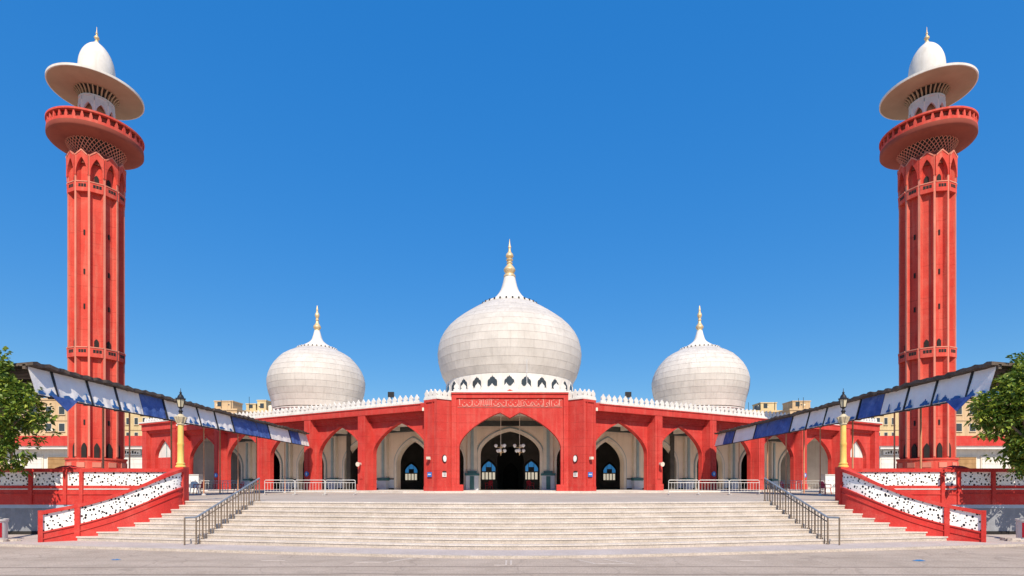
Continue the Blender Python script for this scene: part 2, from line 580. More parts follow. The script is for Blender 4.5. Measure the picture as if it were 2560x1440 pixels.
        fs_.append((m - 1, 3 * m - 1, 4 * m - 1, 2 * m - 1))
        return s.add(vs_, fs_, xf)

    def archplate(s, a, c, z0, curve, y0, y1, xf=None, n=10):
        ks = [-1 + k / n for k in range(2 * n + 1)]
        poly = [(c - a, z0)] + [(c + a * k, curve(abs(k))) for k in ks] + [(c + a, z0)]
        return s.plate(poly, y0, y1, xf)

    def mesh(s, name, recalc=True):
        me = bpy.data.meshes.new(name)
        me.from_pydata(s.v, [], s.f)
        if recalc:
            bm = bmesh.new()
            bm.from_mesh(me)
            bmesh.ops.recalc_face_normals(bm, faces=bm.faces)
            bm.to_mesh(me)
            bm.free()
        me.update()
        return me

    def build(s, name, m, parent=None, smooth=False, recalc=True):
        xs = [p[0] for p in s.v]
        ys = [p[1] for p in s.v]
        zs = [p[2] for p in s.v]
        o = ((min(xs) + max(xs)) / 2, (min(ys) + max(ys)) / 2, min(zs))
        s.v = [(x - o[0], y - o[1], z - o[2]) for x, y, z in s.v]
        me = s.mesh(name, recalc)
        me.materials.append(M[m] if isinstance(m, str) else m)
        if smooth:
            sm(me)
        ob = bpy.data.objects.new(name, me)
        COL.objects.link(ob)
        place(ob, o, parent)
        return ob


def sm(me, ang=40):
    me.polygons.foreach_set("use_smooth", [True] * len(me.polygons))
    me.set_sharp_from_angle(angle=radians(ang))


def wloc(o):
    p = Vector(o.location)
    while o.parent:
        o = o.parent
        p += Vector(o.location)
    return p


def place(ob, wpos, parent):
    if parent is not None:
        ob.parent = parent
        ob.location = Vector(wpos) - wloc(parent)
    else:
        ob.location = wpos


def thing(name, label, cat, loc, group=None):
    o = bpy.data.objects.new(name, None)
    o.empty_display_size = 0.3
    COL.objects.link(o)
    o.location = loc
    return tag(o, label, cat, group)


def tag(o, label, cat, group=None):
    o["label"] = label
    o["category"] = cat
    if group:
        o["group"] = group
    return o


def kind(o, k):
    o["kind"] = k
    return o


def pcurve(spring, apex, sharp=0.25):
    h = apex - spring
    return lambda u: spring + h * ((1 - sharp) * sqrt(max(0, 1 - u * u)) + sharp * (1 - u))


# ------------------------------------------------------------------ ground, pavement, stairs, terrace
def bow(X):
    return 0.22 * (sqrt(X * X + 9) - 3)


PAVE, TERR = 0.07, 1.42
road = kind(MB().box(-700, 700, -60, 1400, -0.6, 0.0).build("road", 'road'), "structure")

KERB_D, ST_D, GOING, RISE = 15.68, 17.03, 0.333, 0.15
xs = [-60 + 120 * k / 120 for k in range(121)]
b = MB()
front = [(x, KERB_D + bow(x)) for x in xs]
b.prism(front + [(60, 40), (-60, 40)], -0.3, PAVE)
pavement = kind(b.build("pavement", 'pave'), "structure")
b = MB().sweep([(x, KERB_D + bow(x) - 0.13) for x in xs], -0.3, PAVE + 0.004, 0, 0.126)
kerb = kind(b.build("kerb", 'stone', pavement), "structure")
kerb.pop("kind", None)

# dark strips and worn paint on the road (thin raised sheets)
for (c, a, wd) in ((14.02, -0.012, 0.085), (12.85, -0.012, 0.1)):
    b = MB()
    pts = [(x, c + a * x * x / 10 + 0.03 * sin(x * 1.3) + 0.02 * sin(x * 3.1)) for x in [-26 + 52 * k / 80 for k in range(81)]]
    b.sweep(pts, -0.01, 0.004, -wd / 2, wd / 2)
    b.build("dark_road_strip", 'darkstrip', road)
for (x0, x1, y0, y1, sk) in ((PX(1262, 13.9), PX(1267, 13.9), 14.3, 15.2, 0), (PX(1275, 13.9), PX(1280, 13.9), 14.3, 15.2, 0),
                             (PX(1235, 14.3), PX(1262, 14.3), 14.25, 14.34, 0), (PX(1485, 14.4), PX(1590, 14.4), 14.5, 14.57, 0),
                             (PX(1485, 14.4), PX(1485, 14.4) + 0.08, 14.57, 15.3, -0.35),
                             (PX(1580, 14.4), PX(1580, 14.4) + 0.08, 14.57, 15.4, -0.6),
                             (PX(880, 14.6), PX(950, 14.6), 14.8, 14.88, 0), (PX(960, 14.6), PX(960, 14.6) + 0.08, 14.8, 15.6, 0.5),
                             (PX(640, 14.8), PX(700, 14.8), 15.1, 15.17, 0), (PX(1860, 14.8), PX(1915, 14.8), 15.1, 15.17, 0)):
    b = MB()
    b.add([(x0, y0, 0.005), (x1, y0, 0.005), (x1 + sk, y1, 0.005), (x0 + sk, y1, 0.005),
           (x0, y0, -0.01), (x1, y0, -0.01), (x1 + sk, y1, -0.01), (x0 + sk, y1, -0.01)],
          [(0, 1, 2, 3), (7, 6, 5, 4), (0, 4, 5, 1), (1, 5, 6, 2), (2, 6, 7, 3), (3, 7, 4, 0)])
    b.build("road_marking", 'roadline', road)

# plan curve of the stair side walls, from where each step meets the wall
ENDPX = [178, 243, 295, 335, 373, 404, 427, 449, 460]


def step_pt(px, i):
    X = 14.0
    for _ in range(20):
        D = ST_D + GOING * i + bow(X)
        X = (1280 - px) * D / 1400
    return X, D


SIDE = [step_pt(p, i) for i, p in enumerate(ENDPX)]       # (|X|, D) for each step
stairs = kind(bpy.data.objects.new("stairs", None), "structure")
COL.objects.link(stairs)
stairs.location = (0, ST_D, PAVE)
for i in range(9):
    e = SIDE[i][0] + 0.12
    xs_ = [-e + 2 * e * k / 60 for k in range(61)]
    z1 = PAVE + RISE * (i + 1)
    d0 = ST_D + GOING * i
    b = MB()
    b.prism([(x, d0 + 0.025 + bow(x)) for x in xs_] + [(x, d0 + GOING + 0.1 + bow(x)) for x in reversed(xs_)],
            0.0, z1 - 0.045)
    st = b.build("step", 'stone', stairs)
    b = MB()
    back = GOING + 0.02 if i < 8 else 0.45
    b.prism([(x, d0 + bow(x)) for x in xs_] + [(x, d0 + back + bow(x)) for x in reversed(xs_)], z1 - 0.045, z1)
    b.build("tread", 'nosing', st)

WALL_Y = 22.3
top_e, top_d = SIDE[8]
xs_ = [-top_e + 2 * top_e * k / 60 for k in range(61)]
b = MB()
poly = [(-75, WALL_Y + 0.3), (-top_e - 0.3, WALL_Y + 0.3)] + [(x, ST_D + GOING * 8 + 0.4 + bow(x)) for x in xs_] + \
       [(top_e + 0.3, WALL_Y + 0.3), (75, WALL_Y + 0.3), (75, 160), (-75, 160)]
b.prism(poly, -0.3, TERR - 0.004)
terrace = kind(b.build("terrace", 'terrace'), "structure")

# low plinth in front of the mosque
FL = 1.57
b = MB()
pl = [(-8.2, 42.1), (8.0, 42.1), (9.5, 43.1), (45, 59.5), (45, 75), (-45, 75), (-45, 59.5), (-9.7, 43.1)]
b.prism(pl, TERR - 0.1, FL)
plinth = kind(b.build("plinth", 'nosing'), "structure")

# ------------------------------------------------------------------ mosque
CX = -0.16
mosque = thing("mosque", "long red mosque with pointed arches, white merlons and three white domes", "mosque",
               (CX, 45, TERR))


def wing_xf(s):
    return lambda t, wv, z: (CX + s * (7.17 + 0.868 * t + 0.497 * wv), 45 + 0.497 * t - 0.868 * wv, z)


TOPZ = 8.6
PIERS = [6.5, 13.3, 20.2, 27.1, 33.9]
EDGES = [0.0] + PIERS
merlon_me = None


def merlon_mesh():
    b = MB()
    out = [(-0.24, 0), (-0.24, 0.16), (-0.15, 0.2), (-0.2, 0.3), (-0.2, 0.4), (-0.13, 0.5), (-0.05, 0.57), (0, 0.68),
           (0.05, 0.57), (0.13, 0.5), (0.2, 0.4), (0.2, 0.3), (0.15, 0.2), (0.24, 0.16), (0.24, 0)]
    b.plate(out, -0.07, 0.07)
    me = b.mesh("merlon")
    me.materials.append(M['merlon'])
    return me


merlon_me = merlon_mesh()


def merlons(p0, p1, z, pitch=0.585, sc=1.0):
    p0, p1 = Vector(p0), Vector(p1)
    n = max(1, round((p1 - p0).length / pitch))
    ang = atan2(p1.y - p0.y, p1.x - p0.x)
    for k in range(n):
        p = p0 + (p1 - p0) * ((k + 0.5) / n)
        o = bpy.data.objects.new("merlon", merlon_me)
        COL.objects.link(o)
        place(o, (p.x, p.y, z), mosque)
        o.rotation_euler.z = ang
        o.scale = (sc * random.uniform(0.94, 1.05), 1, sc * random.uniform(0.93, 1.05))


random.seed(4)
for s in (-1, 1):
    xf = wing_xf(s)
    # piers with base blocks
    for t in PIERS:
        b = MB()
        b.box(t - 0.42, t + 0.42, -1.3, 0, FL - 0.02, 8.0, xf)
        p = b.build("pier", 'red', mosque)
        MB().box(t - 0.48, t + 0.48, -0.9, 0.07, FL - 0.03, FL + 0.55, xf).build("base_block", 'red', p)
        MB().box(t - 0.18, t + 0.18, 0.0, 0.05, FL + 1.0, 7.6, xf).build("pier_panel", 'red', p)
    for k in range(5):
        t0, t1 = EDGES[k], EDGES[k + 1]
        L0 = t0 + (0.42 if k else -0.3)
        L1 = t1 - 0.42
        c = (L0 + L1) / 2
        a = (L1 - L0) / 2 - 0.2
        cv = pcurve(4.75, 7.3, 0.42)
        b = MB()
        b.archwall(L0, L1, a, c, FL - 0.02, cv, 7.98, -1.2, -0.82, xf)
        wl = b.build("arch_wall", 'red', mosque)
        MB().archband(a + 0.001, a + 0.13, c, FL, cv, pcurve(4.77, 7.45, 0.42), -0.83, -0.77, xf).build("arch_moulding", 'red', wl)
        # stepped cornice under the fascia
        MB().box(L0, L1, -0.83, -0.7, 7.46, 7.62, xf).build("cornice_step", 'red', wl)
        MB().box(L0, L1, -0.83, -0.58, 7.62, 7.8, xf).build("cornice_step", 'red', wl)
        MB().box(L0, L1, -0.83, -0.42, 7.8, 7.985, xf).build("cornice_step", 'red', wl)
        # splayed jambs beside piers
        for (ta, tb) in ((L0, L0 + 0.14), (L1, L1 - 0.14)):
            MB().prism([(ta, -0.06), (tb, -0.815), (ta, -0.815)], FL - 0.01, 7.4,
                       lambda u, v, z, xf=xf: xf(u, v, z)).build("jamb", 'red', wl)
    b = MB().box(-0.5, 34.4, -1.75, 0.03, 8.0, TOPZ, xf)
    fa = b.build("fascia", 'red', mosque)
    MB().box(0.0, 34.4, 0.02, 0.09, TOPZ - 0.1, TOPZ - 0.02, xf).build("drip_moulding", 'red', fa)
    MB().box(0.05, 34.4, -0.45, 0.10, TOPZ - 0.02, TOPZ + 0.13, xf).build("parapet_band", 'merlon', mosque)
    merlons(xf(0.2, -0.12, 0), xf(34.3, -0.12, 0), TOPZ + 0.12)
    # roof slab / portico ceiling
    MB().box(-0.8, 41, -15, -1.76, 7.45, 8.55, xf).build("roof_slab", 'ceil', mosque)
    MB().box(4.2, 38, -5.25, -4.85, 7.0, 7.45, xf).build("ceiling_beam", 'beam', mosque)
    for t in PIERS:
        MB().box(t - 0.15, t + 0.15, -4.8, -1.8, 7.1, 7.45, xf).build("ceiling_beam", 'ceil', mosque)
    # inner wall of the portico
    cents = [5.2 + 6.85 * k for k in range(5)]
    for k, c in enumerate(cents):
        L0 = c - 3.425 if k else 2.0
        L1 = c + 3.425
        cin = pcurve(4.1, 6.15, 0.3)
        iw = MB().archwall(L0, L1, 1.95, c, FL - 0.01, cin, 7.44, -5.8, -5.3, xf).build("inner_wall", 'beige', mosque)
        MB().archband(1.951, 2.2, c, FL, cin, pcurve(4.15, 6.45, 0.3), -5.3, -5.18, xf).build("arch_moulding", 'cream', iw)
        MB().archband(2.21, 2.3, c, FL, pcurve(4.15, 6.46, 0.3), pcurve(4.15, 6.58, 0.3), -5.3, -5.23, xf).build("arch_moulding", 'teal', iw)
        pc = L1
        MB().box(pc - 0.4, pc + 0.4, -5.35, -5.0, FL - 0.01, 7.0, xf).build("pilaster", 'cream', mosque)
        MB().box(pc - 0.13, pc + 0.13, -5.02, -4.9, FL, 6.8, xf).build("colonnette", 'teal', mosque)
        for (ta, tb) in ((c + 2.32, pc - 0.41), (max(L0, c - 3.4) + 0.41, c - 2.32)):
            if tb - ta > 0.1:
                d = MB().box(ta, tb, -5.3, -5.24, FL, 2.55, xf).build("dado", 'dado', mosque)
                MB().box(ta, tb, -5.3, -5.22, 2.55, 2.66, xf).build("dado_rail", 'dark', d)
                MB().box(ta, tb, -5.3, -5.23, FL, FL + 0.16, xf).build("skirting", 'dark', d)
        pd = MB().box(pc - 0.5, pc + 0.5, -5.35, -4.86, FL, 2.45, xf).build("pedestal", 'dado', mosque)
        MB().box(pc - 0.56, pc + 0.56, -5.35, -4.82, 2.45, 2.72, xf).build("pedestal_cap", 'darkteal', pd)
    MB().box(-0.2, 34.4, -5.3, -0.85, FL - 0.02, FL + 0.012, xf).build("added_bounce_floor", 'bouncefloor', mosque)  # added pale layer, brightens the inner walls by bounce
    # hall behind
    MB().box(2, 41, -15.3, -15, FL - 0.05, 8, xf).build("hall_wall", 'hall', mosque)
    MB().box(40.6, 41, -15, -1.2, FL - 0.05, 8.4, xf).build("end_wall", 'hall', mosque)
    # end block with lunette
    L0, L1 = 34.4, 41.2
    c = (L0 + L1) / 2
    cv = pcurve(5.2, 7.3, 0.5)
    eb = MB().archwall(L0, L1, 1.75, c, FL - 0.05, cv, 8.3, -1.0, -0.4, xf).build("end_bay", 'red', mosque)
    for ta in (L0, L1 - 0.9):
        MB().box(ta, ta + 0.9, -1.2, 0.15, FL - 0.05, 8.3, xf).build("pier", 'red', eb)
    MB().box(L0 - 0.05, L1 + 0.05, -1.2, 0.2, 8.3, 9.0, xf).build("fascia", 'red', eb)
    MB().box(L0 - 0.15, L1 + 0.15, -1.3, 0.42, 9.0, 9.15, xf).build("cornice", 'red', eb)
    MB().box(L0 + 0.9, L1 - 0.9, -0.42, -0.1, 8.0, 8.3, xf).build("cornice_step", 'red', eb)
    MB().box(c - 1.74, c + 1.74, -0.9, -0.75, FL, 5.2, xf).build("infill_panel", 'red', eb)
    MB().archplate(1.74, c, 5.2, cv, -0.9, -0.8, xf).build("lunette", 'white', eb)
    MB().box(c - 0.05, c + 0.05, -0.8, -0.74, 5.2, 7.2, xf).build("mullion", 'teal', eb)
    MB().box(L0, L1, -12, -1.2, FL, 8.95, xf).build("end_block_body", 'white', eb)
    MB().box(L0 - 0.2, L1 + 0.2, -0.8, 0.46, 9.15, 9.3, xf).build("parapet_band", 'merlon', eb)
    merlons(xf(L0, -0.1, 0), xf(L1, -0.1, 0), 9.29, sc=0.8)

# central gate
GY = 43.3
PT = 9.05


def cusp(u):
    # two lobes that meet in a hanging point at the middle
    base = pcurve(4.9, 7.95, 0.42)
    if u < 0.2:
        return base(0.2) - (0.2 - u) * 2.2
    return base(u)


def cxf(x, y, z):
    return (CX + x, y, z)


gate = MB().archwall(-4.5, 4.5, 3.92, 0, FL - 0.02, cusp, PT, GY, GY + 0.5, cxf, n=24).build("gate_wall", 'red', mosque)
for s in (-1, 1):
    MB().box(min(s * 4.5, s * 4.14), max(s * 4.5, s * 4.14), GY - 0.12, GY, FL - 0.02, PT, cxf).build("frame_band", 'red', gate)
    MB().box(min(s * 4.4, s * 3.6), max(s * 4.4, s * 3.6), GY - 0.17, GY + 0.3, FL - 0.02, FL + 0.5, cxf).build("base_block", 'red', gate)
MB().box(-4.14, 4.14, GY - 0.12, GY, PT - 0.3, PT, cxf).build("frame_band", 'red', gate)
MB().box(-4.5, 4.5, GY - 0.2, GY + 0.8, PT, PT + 0.12, cxf).build("cornice", 'red', gate)
MB().plate([(-0.9, PT + 0.12), (-0.3, PT + 0.2), (0, PT + 0.36), (0.3, PT + 0.2), (0.9, PT + 0.12)], GY - 0.19, GY - 0.05, cxf).build("crest", 'red', gate)
b = MB()
b.archband(3.93, 4.1, 0, FL + 0.5, cusp, lambda u: cusp(u) + 0.14, GY - 0.05, GY + 0.02, cxf, n=24)
b.build("arch_moulding", 'red', gate)
MB().box(-4.55, 4.55, GY - 0.22, GY + 0.5, PT + 0.12, PT + 0.22, cxf).build("parapet_band", 'merlon', mosque)
merlons((CX - 4.4, GY - 0.02, 0), (CX + 4.4, GY - 0.02, 0), PT + 0.21, pitch=0.56)

# calligraphic band: raised pale strokes between two thin lines
rng = random.Random(11)
INZ0, INZ1 = PT - 0.95, PT - 0.36
ins = MB().box(-4.05, 4.05, GY - 0.03, GY, INZ0 - 0.06, INZ1 + 0.03, cxf).build("inscription_panel", 'red', gate)
MB().box(-4.05, 4.05, GY - 0.045, GY - 0.03, INZ0 - 0.06, INZ0 - 0.03, cxf).build("inscription_line", 'letter', ins)


def stroke(b, pts, wd):
    for (x0, z0), (x1, z1) in zip(pts[:-1], pts[1:]):
        dx, dz = x1 - x0, z1 - z0
        l = sqrt(dx * dx + dz * dz) or 1
        nx, nz = -dz / l * wd, dx / l * wd
        b.plate([(x0 + nx, z0 + nz), (x1 + nx, z1 + nz), (x1 - nx, z1 - nz), (x0 - nx, z0 - nz)], GY - 0.055, GY - 0.025, cxf)


x = -3.9
b = MB()
while x < 3.9:
    kindc = rng.choice("albnahwal")
    z0 = INZ0 + rng.uniform(0.02, 0.1)
    if kindc in "al":
        stroke(b, [(x, z0 + rng.uniform(0.4, 0.5)), (x + 0.03, z0)], 0.032)
        if kindc == "l":
            stroke(b, [(x + 0.03, z0), (x - 0.16, z0 - 0.02), (x - 0.22, z0 + 0.08)], 0.028)
        x += rng.uniform(0.13, 0.24)
    elif kindc in "bn":
        stroke(b, [(x, z0 + 0.16), (x + 0.05, z0), (x + 0.22, z0 - 0.02), (x + 0.32, z0 + 0.06), (x + 0.34, z0 + 0.18)], 0.03)
        stroke(b, [(x + 0.15, z0 + 0.25), (x + 0.2, z0 + 0.29)], 0.035)
        x += rng.uniform(0.34, 0.44)
    elif kindc in "hw":
        pts = [(x + 0.1 + 0.09 * cos(q), z0 + 0.18 + 0.1 * sin(q)) for q in [k * pi / 4 for k in range(9)]]
        stroke(b, pts, 0.026)
        stroke(b, [(x + 0.18, z0 + 0.14), (x + 0.1, z0 - 0.02), (x - 0.06, z0 - 0.03)], 0.026)
        x += rng.uniform(0.22, 0.3)
    if rng.random() < 0.5:
        stroke(b, [(x - 0.12, z0 + 0.42), (x + 0.04, z0 + 0.47)], 0.018)
kind(b.build("inscription_lettering", 'letter', ins), "stuff")

# wedge piers beside the gate
for s in (-1, 1):
    A, B, C_ = (6.62, 43.46), (5.54, 42.6), (4.52, 43.4)
    poly = [(s * A[0] + CX, A[1]), (s * B[0] + CX, B[1]), (s * C_[0] + CX, C_[1]), (s * C_[0] + CX, 46.0), (s * 6.9 + CX, 46.0)]
    gp = MB().prism(poly, TERR - 0.03, TOPZ).build("gate_pier", 'red', mosque)
    poly2 = [(s * (A[0] + 0.08) + CX, A[1] - 0.03), (s * B[0] + CX, B[1] - 0.1), (s * (C_[0] - 0.02) + CX, C_[1] - 0.07),
             (s * C_[0] + CX, 43.9), (s * 6.75 + CX, 43.9)]
    MB().prism(poly2, TERR - 0.04, TERR + 0.5).build("base_block", 'red', gp)
    MB().prism(poly2, TOPZ, TOPZ + 0.13).build("parapet_band", 'merlon', gp)
    # raised vertical strips that frame the recessed panel on the outer face
    ax, ay, bx, by = A[0], A[1], B[0], B[1]
    L_ = sqrt((ax - bx) ** 2 + (ay - by) ** 2)
    ux, uy = (ax - bx) / L_, (ay - by) / L_

    def fxf(u, v, z, s=s, bx=bx, by=by, ux=ux, uy=uy):
        return (CX + s * (bx + ux * u + uy * v), by + uy * u - ux * v, z)
    for (u0, u1) in ((0.0, 0.24), (0.42, 0.5), (L_ - 0.2, L_)):
        MB().box(u0, u1, -0.02, 0.07, TERR + 0.5, TOPZ - 0.2, fxf).build("pier_strip", 'red', gp)
    MB().box(0, L_, -0.02, 0.075, TOPZ - 0.2, TOPZ - 0.002, fxf).build("pier_strip", 'red', gp)
    merlons((CX + s * A[0], A[1] + 0.15, 0), (CX + s * B[0], B[1] + 0.1, 0), TOPZ + 0.12, pitch=0.5)
    merlons((CX + s * B[0], B[1] + 0.12, 0), (CX + s * C_[0], C_[1] + 0.08, 0), TOPZ + 0.12, pitch=0.5)

# gate porch: ceiling, inner wall, hall
MB().box(-6.55, 6.55, GY + 0.8, 66, 8.2, 8.58, cxf).build("roof_slab", 'ceil', mosque)
IY = 48.9
cin = pcurve(4.75, 6.75, 0.22)
iw = MB().archwall(-3.75, 3.75, 2.6, 0, FL - 0.01, cin, 8.2, IY, IY + 0.6, cxf, n=18).build("inner_wall", 'beige', mosque)
MB().archband(2.601, 2.85, 0, FL, cin, pcurve(4.8, 7.0, 0.22), IY - 0.12, IY, cxf, n=18).build("arch_moulding", 'cream', iw)
MB().archband(2.86, 2.95, 0, FL, pcurve(4.8, 7.01, 0.22), pcurve(4.8, 7.12, 0.22), IY - 0.07, IY, cxf, n=18).build("arch_moulding", 'teal', iw)
MB().box(-7, 7, IY - 0.4, IY - 0.16, 7.15, 7.6, cxf).build("ceiling_beam", 'beam', mosque)
MB().box(-0.8, 0.8, IY - 0.42, IY - 0.38, 7.2, 7.55, cxf).build("beam_panel", 'dark', mosque)
for k in range(5):
    MB().box(-7, 7, GY + 1.3 + k * 1.15, GY + 1.45 + k * 1.15, 7.95, 8.2, cxf).build("ceiling_beam", 'ceil', mosque)
for s in (-1, 1):
    c = s * 4.9
    iw2 = MB().archwall(c - 1.15, c + 1.15, 0.85, c, FL - 0.01, pcurve(4.2, 5.7, 0.3), 8.2, IY, IY + 0.6, cxf).build("inner_wall", 'beige', mosque)
    MB().archband(0.851, 1.0, c, FL, pcurve(4.2, 5.7, 0.3), pcurve(4.22, 5.9, 0.3), IY - 0.1, IY, cxf).build("arch_moulding", 'cream', iw2)
    MB().box(s * 6.05 - (0.4 if s > 0 else 0), s * 6.05 + (0 if s > 0 else 0.4), IY, IY + 3.3, FL, 8.2, cxf).build("return_wall", 'beige', mosque)
    pc = s * 3.3
    MB().box(pc - 0.42, pc + 0.42, IY - 0.2, IY + 0.1, FL, 7.15, cxf).build("pilaster", 'cream', mosque)
    MB().box(pc - 0.13, pc + 0.13, IY - 0.3, IY - 0.18, FL, 7.0, cxf).build("colonnette", 'teal', mosque)
    pd = MB().box(pc - 0.55, pc + 0.55, IY - 0.42, IY, FL, 2.85, cxf).build("pedestal", 'dado', mosque)
    MB().box(pc - 0.62, pc + 0.62, IY - 0.48, IY, 2.85, 3.05, cxf).build("pedestal_cap", 'darkteal', pd)
    MB().box(pc - 0.4, pc + 0.4, IY - 0.4, IY, 3.05, 3.25, cxf).build("pedestal_cap", 'darkteal', pd)
    MB().box(pc - 0.18, pc + 0.18, IY - 0.47, IY - 0.4, FL + 0.1, 2.8, cxf).build("pedestal_stripe", 'darkteal', pd)
MB().box(-3.9, 3.9, GY + 0.05, IY, FL - 0.02, FL + 0.016, cxf).build("added_bounce_floor", 'bouncefloor', mosque)  # same added bounce layer under the gate porch
# hall
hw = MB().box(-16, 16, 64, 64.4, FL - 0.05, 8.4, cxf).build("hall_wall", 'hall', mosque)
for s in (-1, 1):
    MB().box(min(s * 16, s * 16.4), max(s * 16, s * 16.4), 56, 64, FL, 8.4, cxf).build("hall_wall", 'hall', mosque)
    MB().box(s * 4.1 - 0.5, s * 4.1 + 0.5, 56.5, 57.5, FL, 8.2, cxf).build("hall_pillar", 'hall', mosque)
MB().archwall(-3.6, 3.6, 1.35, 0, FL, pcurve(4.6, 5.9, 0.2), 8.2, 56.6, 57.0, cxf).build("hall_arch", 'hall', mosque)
MB().archband(1.36, 1.52, 0, FL, pcurve(4.6, 5.9, 0.2), pcurve(4.62, 6.06, 0.2), 56.52, 56.6, cxf).build("hall_arch_moulding", 'hall', mosque)
for cxp, WY in ((1221, 56.6), (1327, 56.6), (1033 - 6, 64), (1520 + 2, 64)):
    X = (cxp - 1275) * WY / 1400
    wn = MB().archband(0.72, 0.86, X, 2.5, pcurve(3.55, 4.5, 0.4), pcurve(3.6, 4.68, 0.4), WY - 0.1, WY, cxf).build("window", 'dark', mosque)
    for (pa, pb) in ((-0.68, -0.3), (-0.25, 0.25), (0.3, 0.68)):
        zc = pcurve(3.55, 4.45, 0.4)
        ks = [pa + (pb - pa) * q / 4 for q in range(5)]
        MB().plate([(X + pa, 3.42 if abs(pa) > 0.27 else 3.85)] + [(X + k, zc(abs(k) / 0.72) - 0.04) for k in ks] +
                   [(X + pb, 3.42 if abs(pb) > 0.27 else 3.85)], WY - 0.07, WY - 0.01, cxf).build("stained_pane", 'stained', wn)
    for k in range(4):
        xa = X - 0.68 + k * 0.355
        MB().box(xa, xa + 0.24, WY - 0.07, WY - 0.01, 2.6, 3.3, cxf).build("pane", 'glowpane', wn)
mh = MB().archband(0.9, 1.15, 0, FL, pcurve(3.4, 4.6, 0.4), pcurve(3.5, 4.9, 0.4), 63.85, 64, cxf).build("niche_frame", 'hall', mosque)
MB().archplate(0.89, 0, FL, pcurve(3.4, 4.58, 0.4), 63.9, 64, cxf).build("niche", 'dark', mh)


# ------------------------------------------------------------------ domes
def resample(prof, step):
    out = [prof[0]]
    acc = 0
    for (r0, z0), (r1, z1) in zip(prof[:-1], prof[1:]):
        n = 12
        for k in range(1, n + 1):
            r, z = r0 + (r1 - r0) * k / n, z0 + (z1 - z0) * k / n
            pr, pz = out[-1]
            if sqrt((r - pr) ** 2 + (z - pz) ** 2) >= step:
                out.append((r, z))
    out.append(prof[-1])
    return out


def spline(pts, n=8):
    out = []
    for i in range(len(pts) - 1):
        p0 = pts[max(i - 1, 0)]
        p1, p2 = pts[i], pts[i + 1]
        p3 = pts[min(i + 2, len(pts) - 1)]
        for k in range(n):
            t = k / n
            out.append(tuple(0.5 * (2 * p1[j] + (p2[j] - p0[j]) * t + (2 * p0[j] - 5 * p1[j] + 4 * p2[j] - p3[j]) * t * t +
                                    (-p0[j] + 3 * p1[j] - 3 * p2[j] + p3[j]) * t ** 3) for j in (0, 1)))
    out.append(pts[-1])
    return out


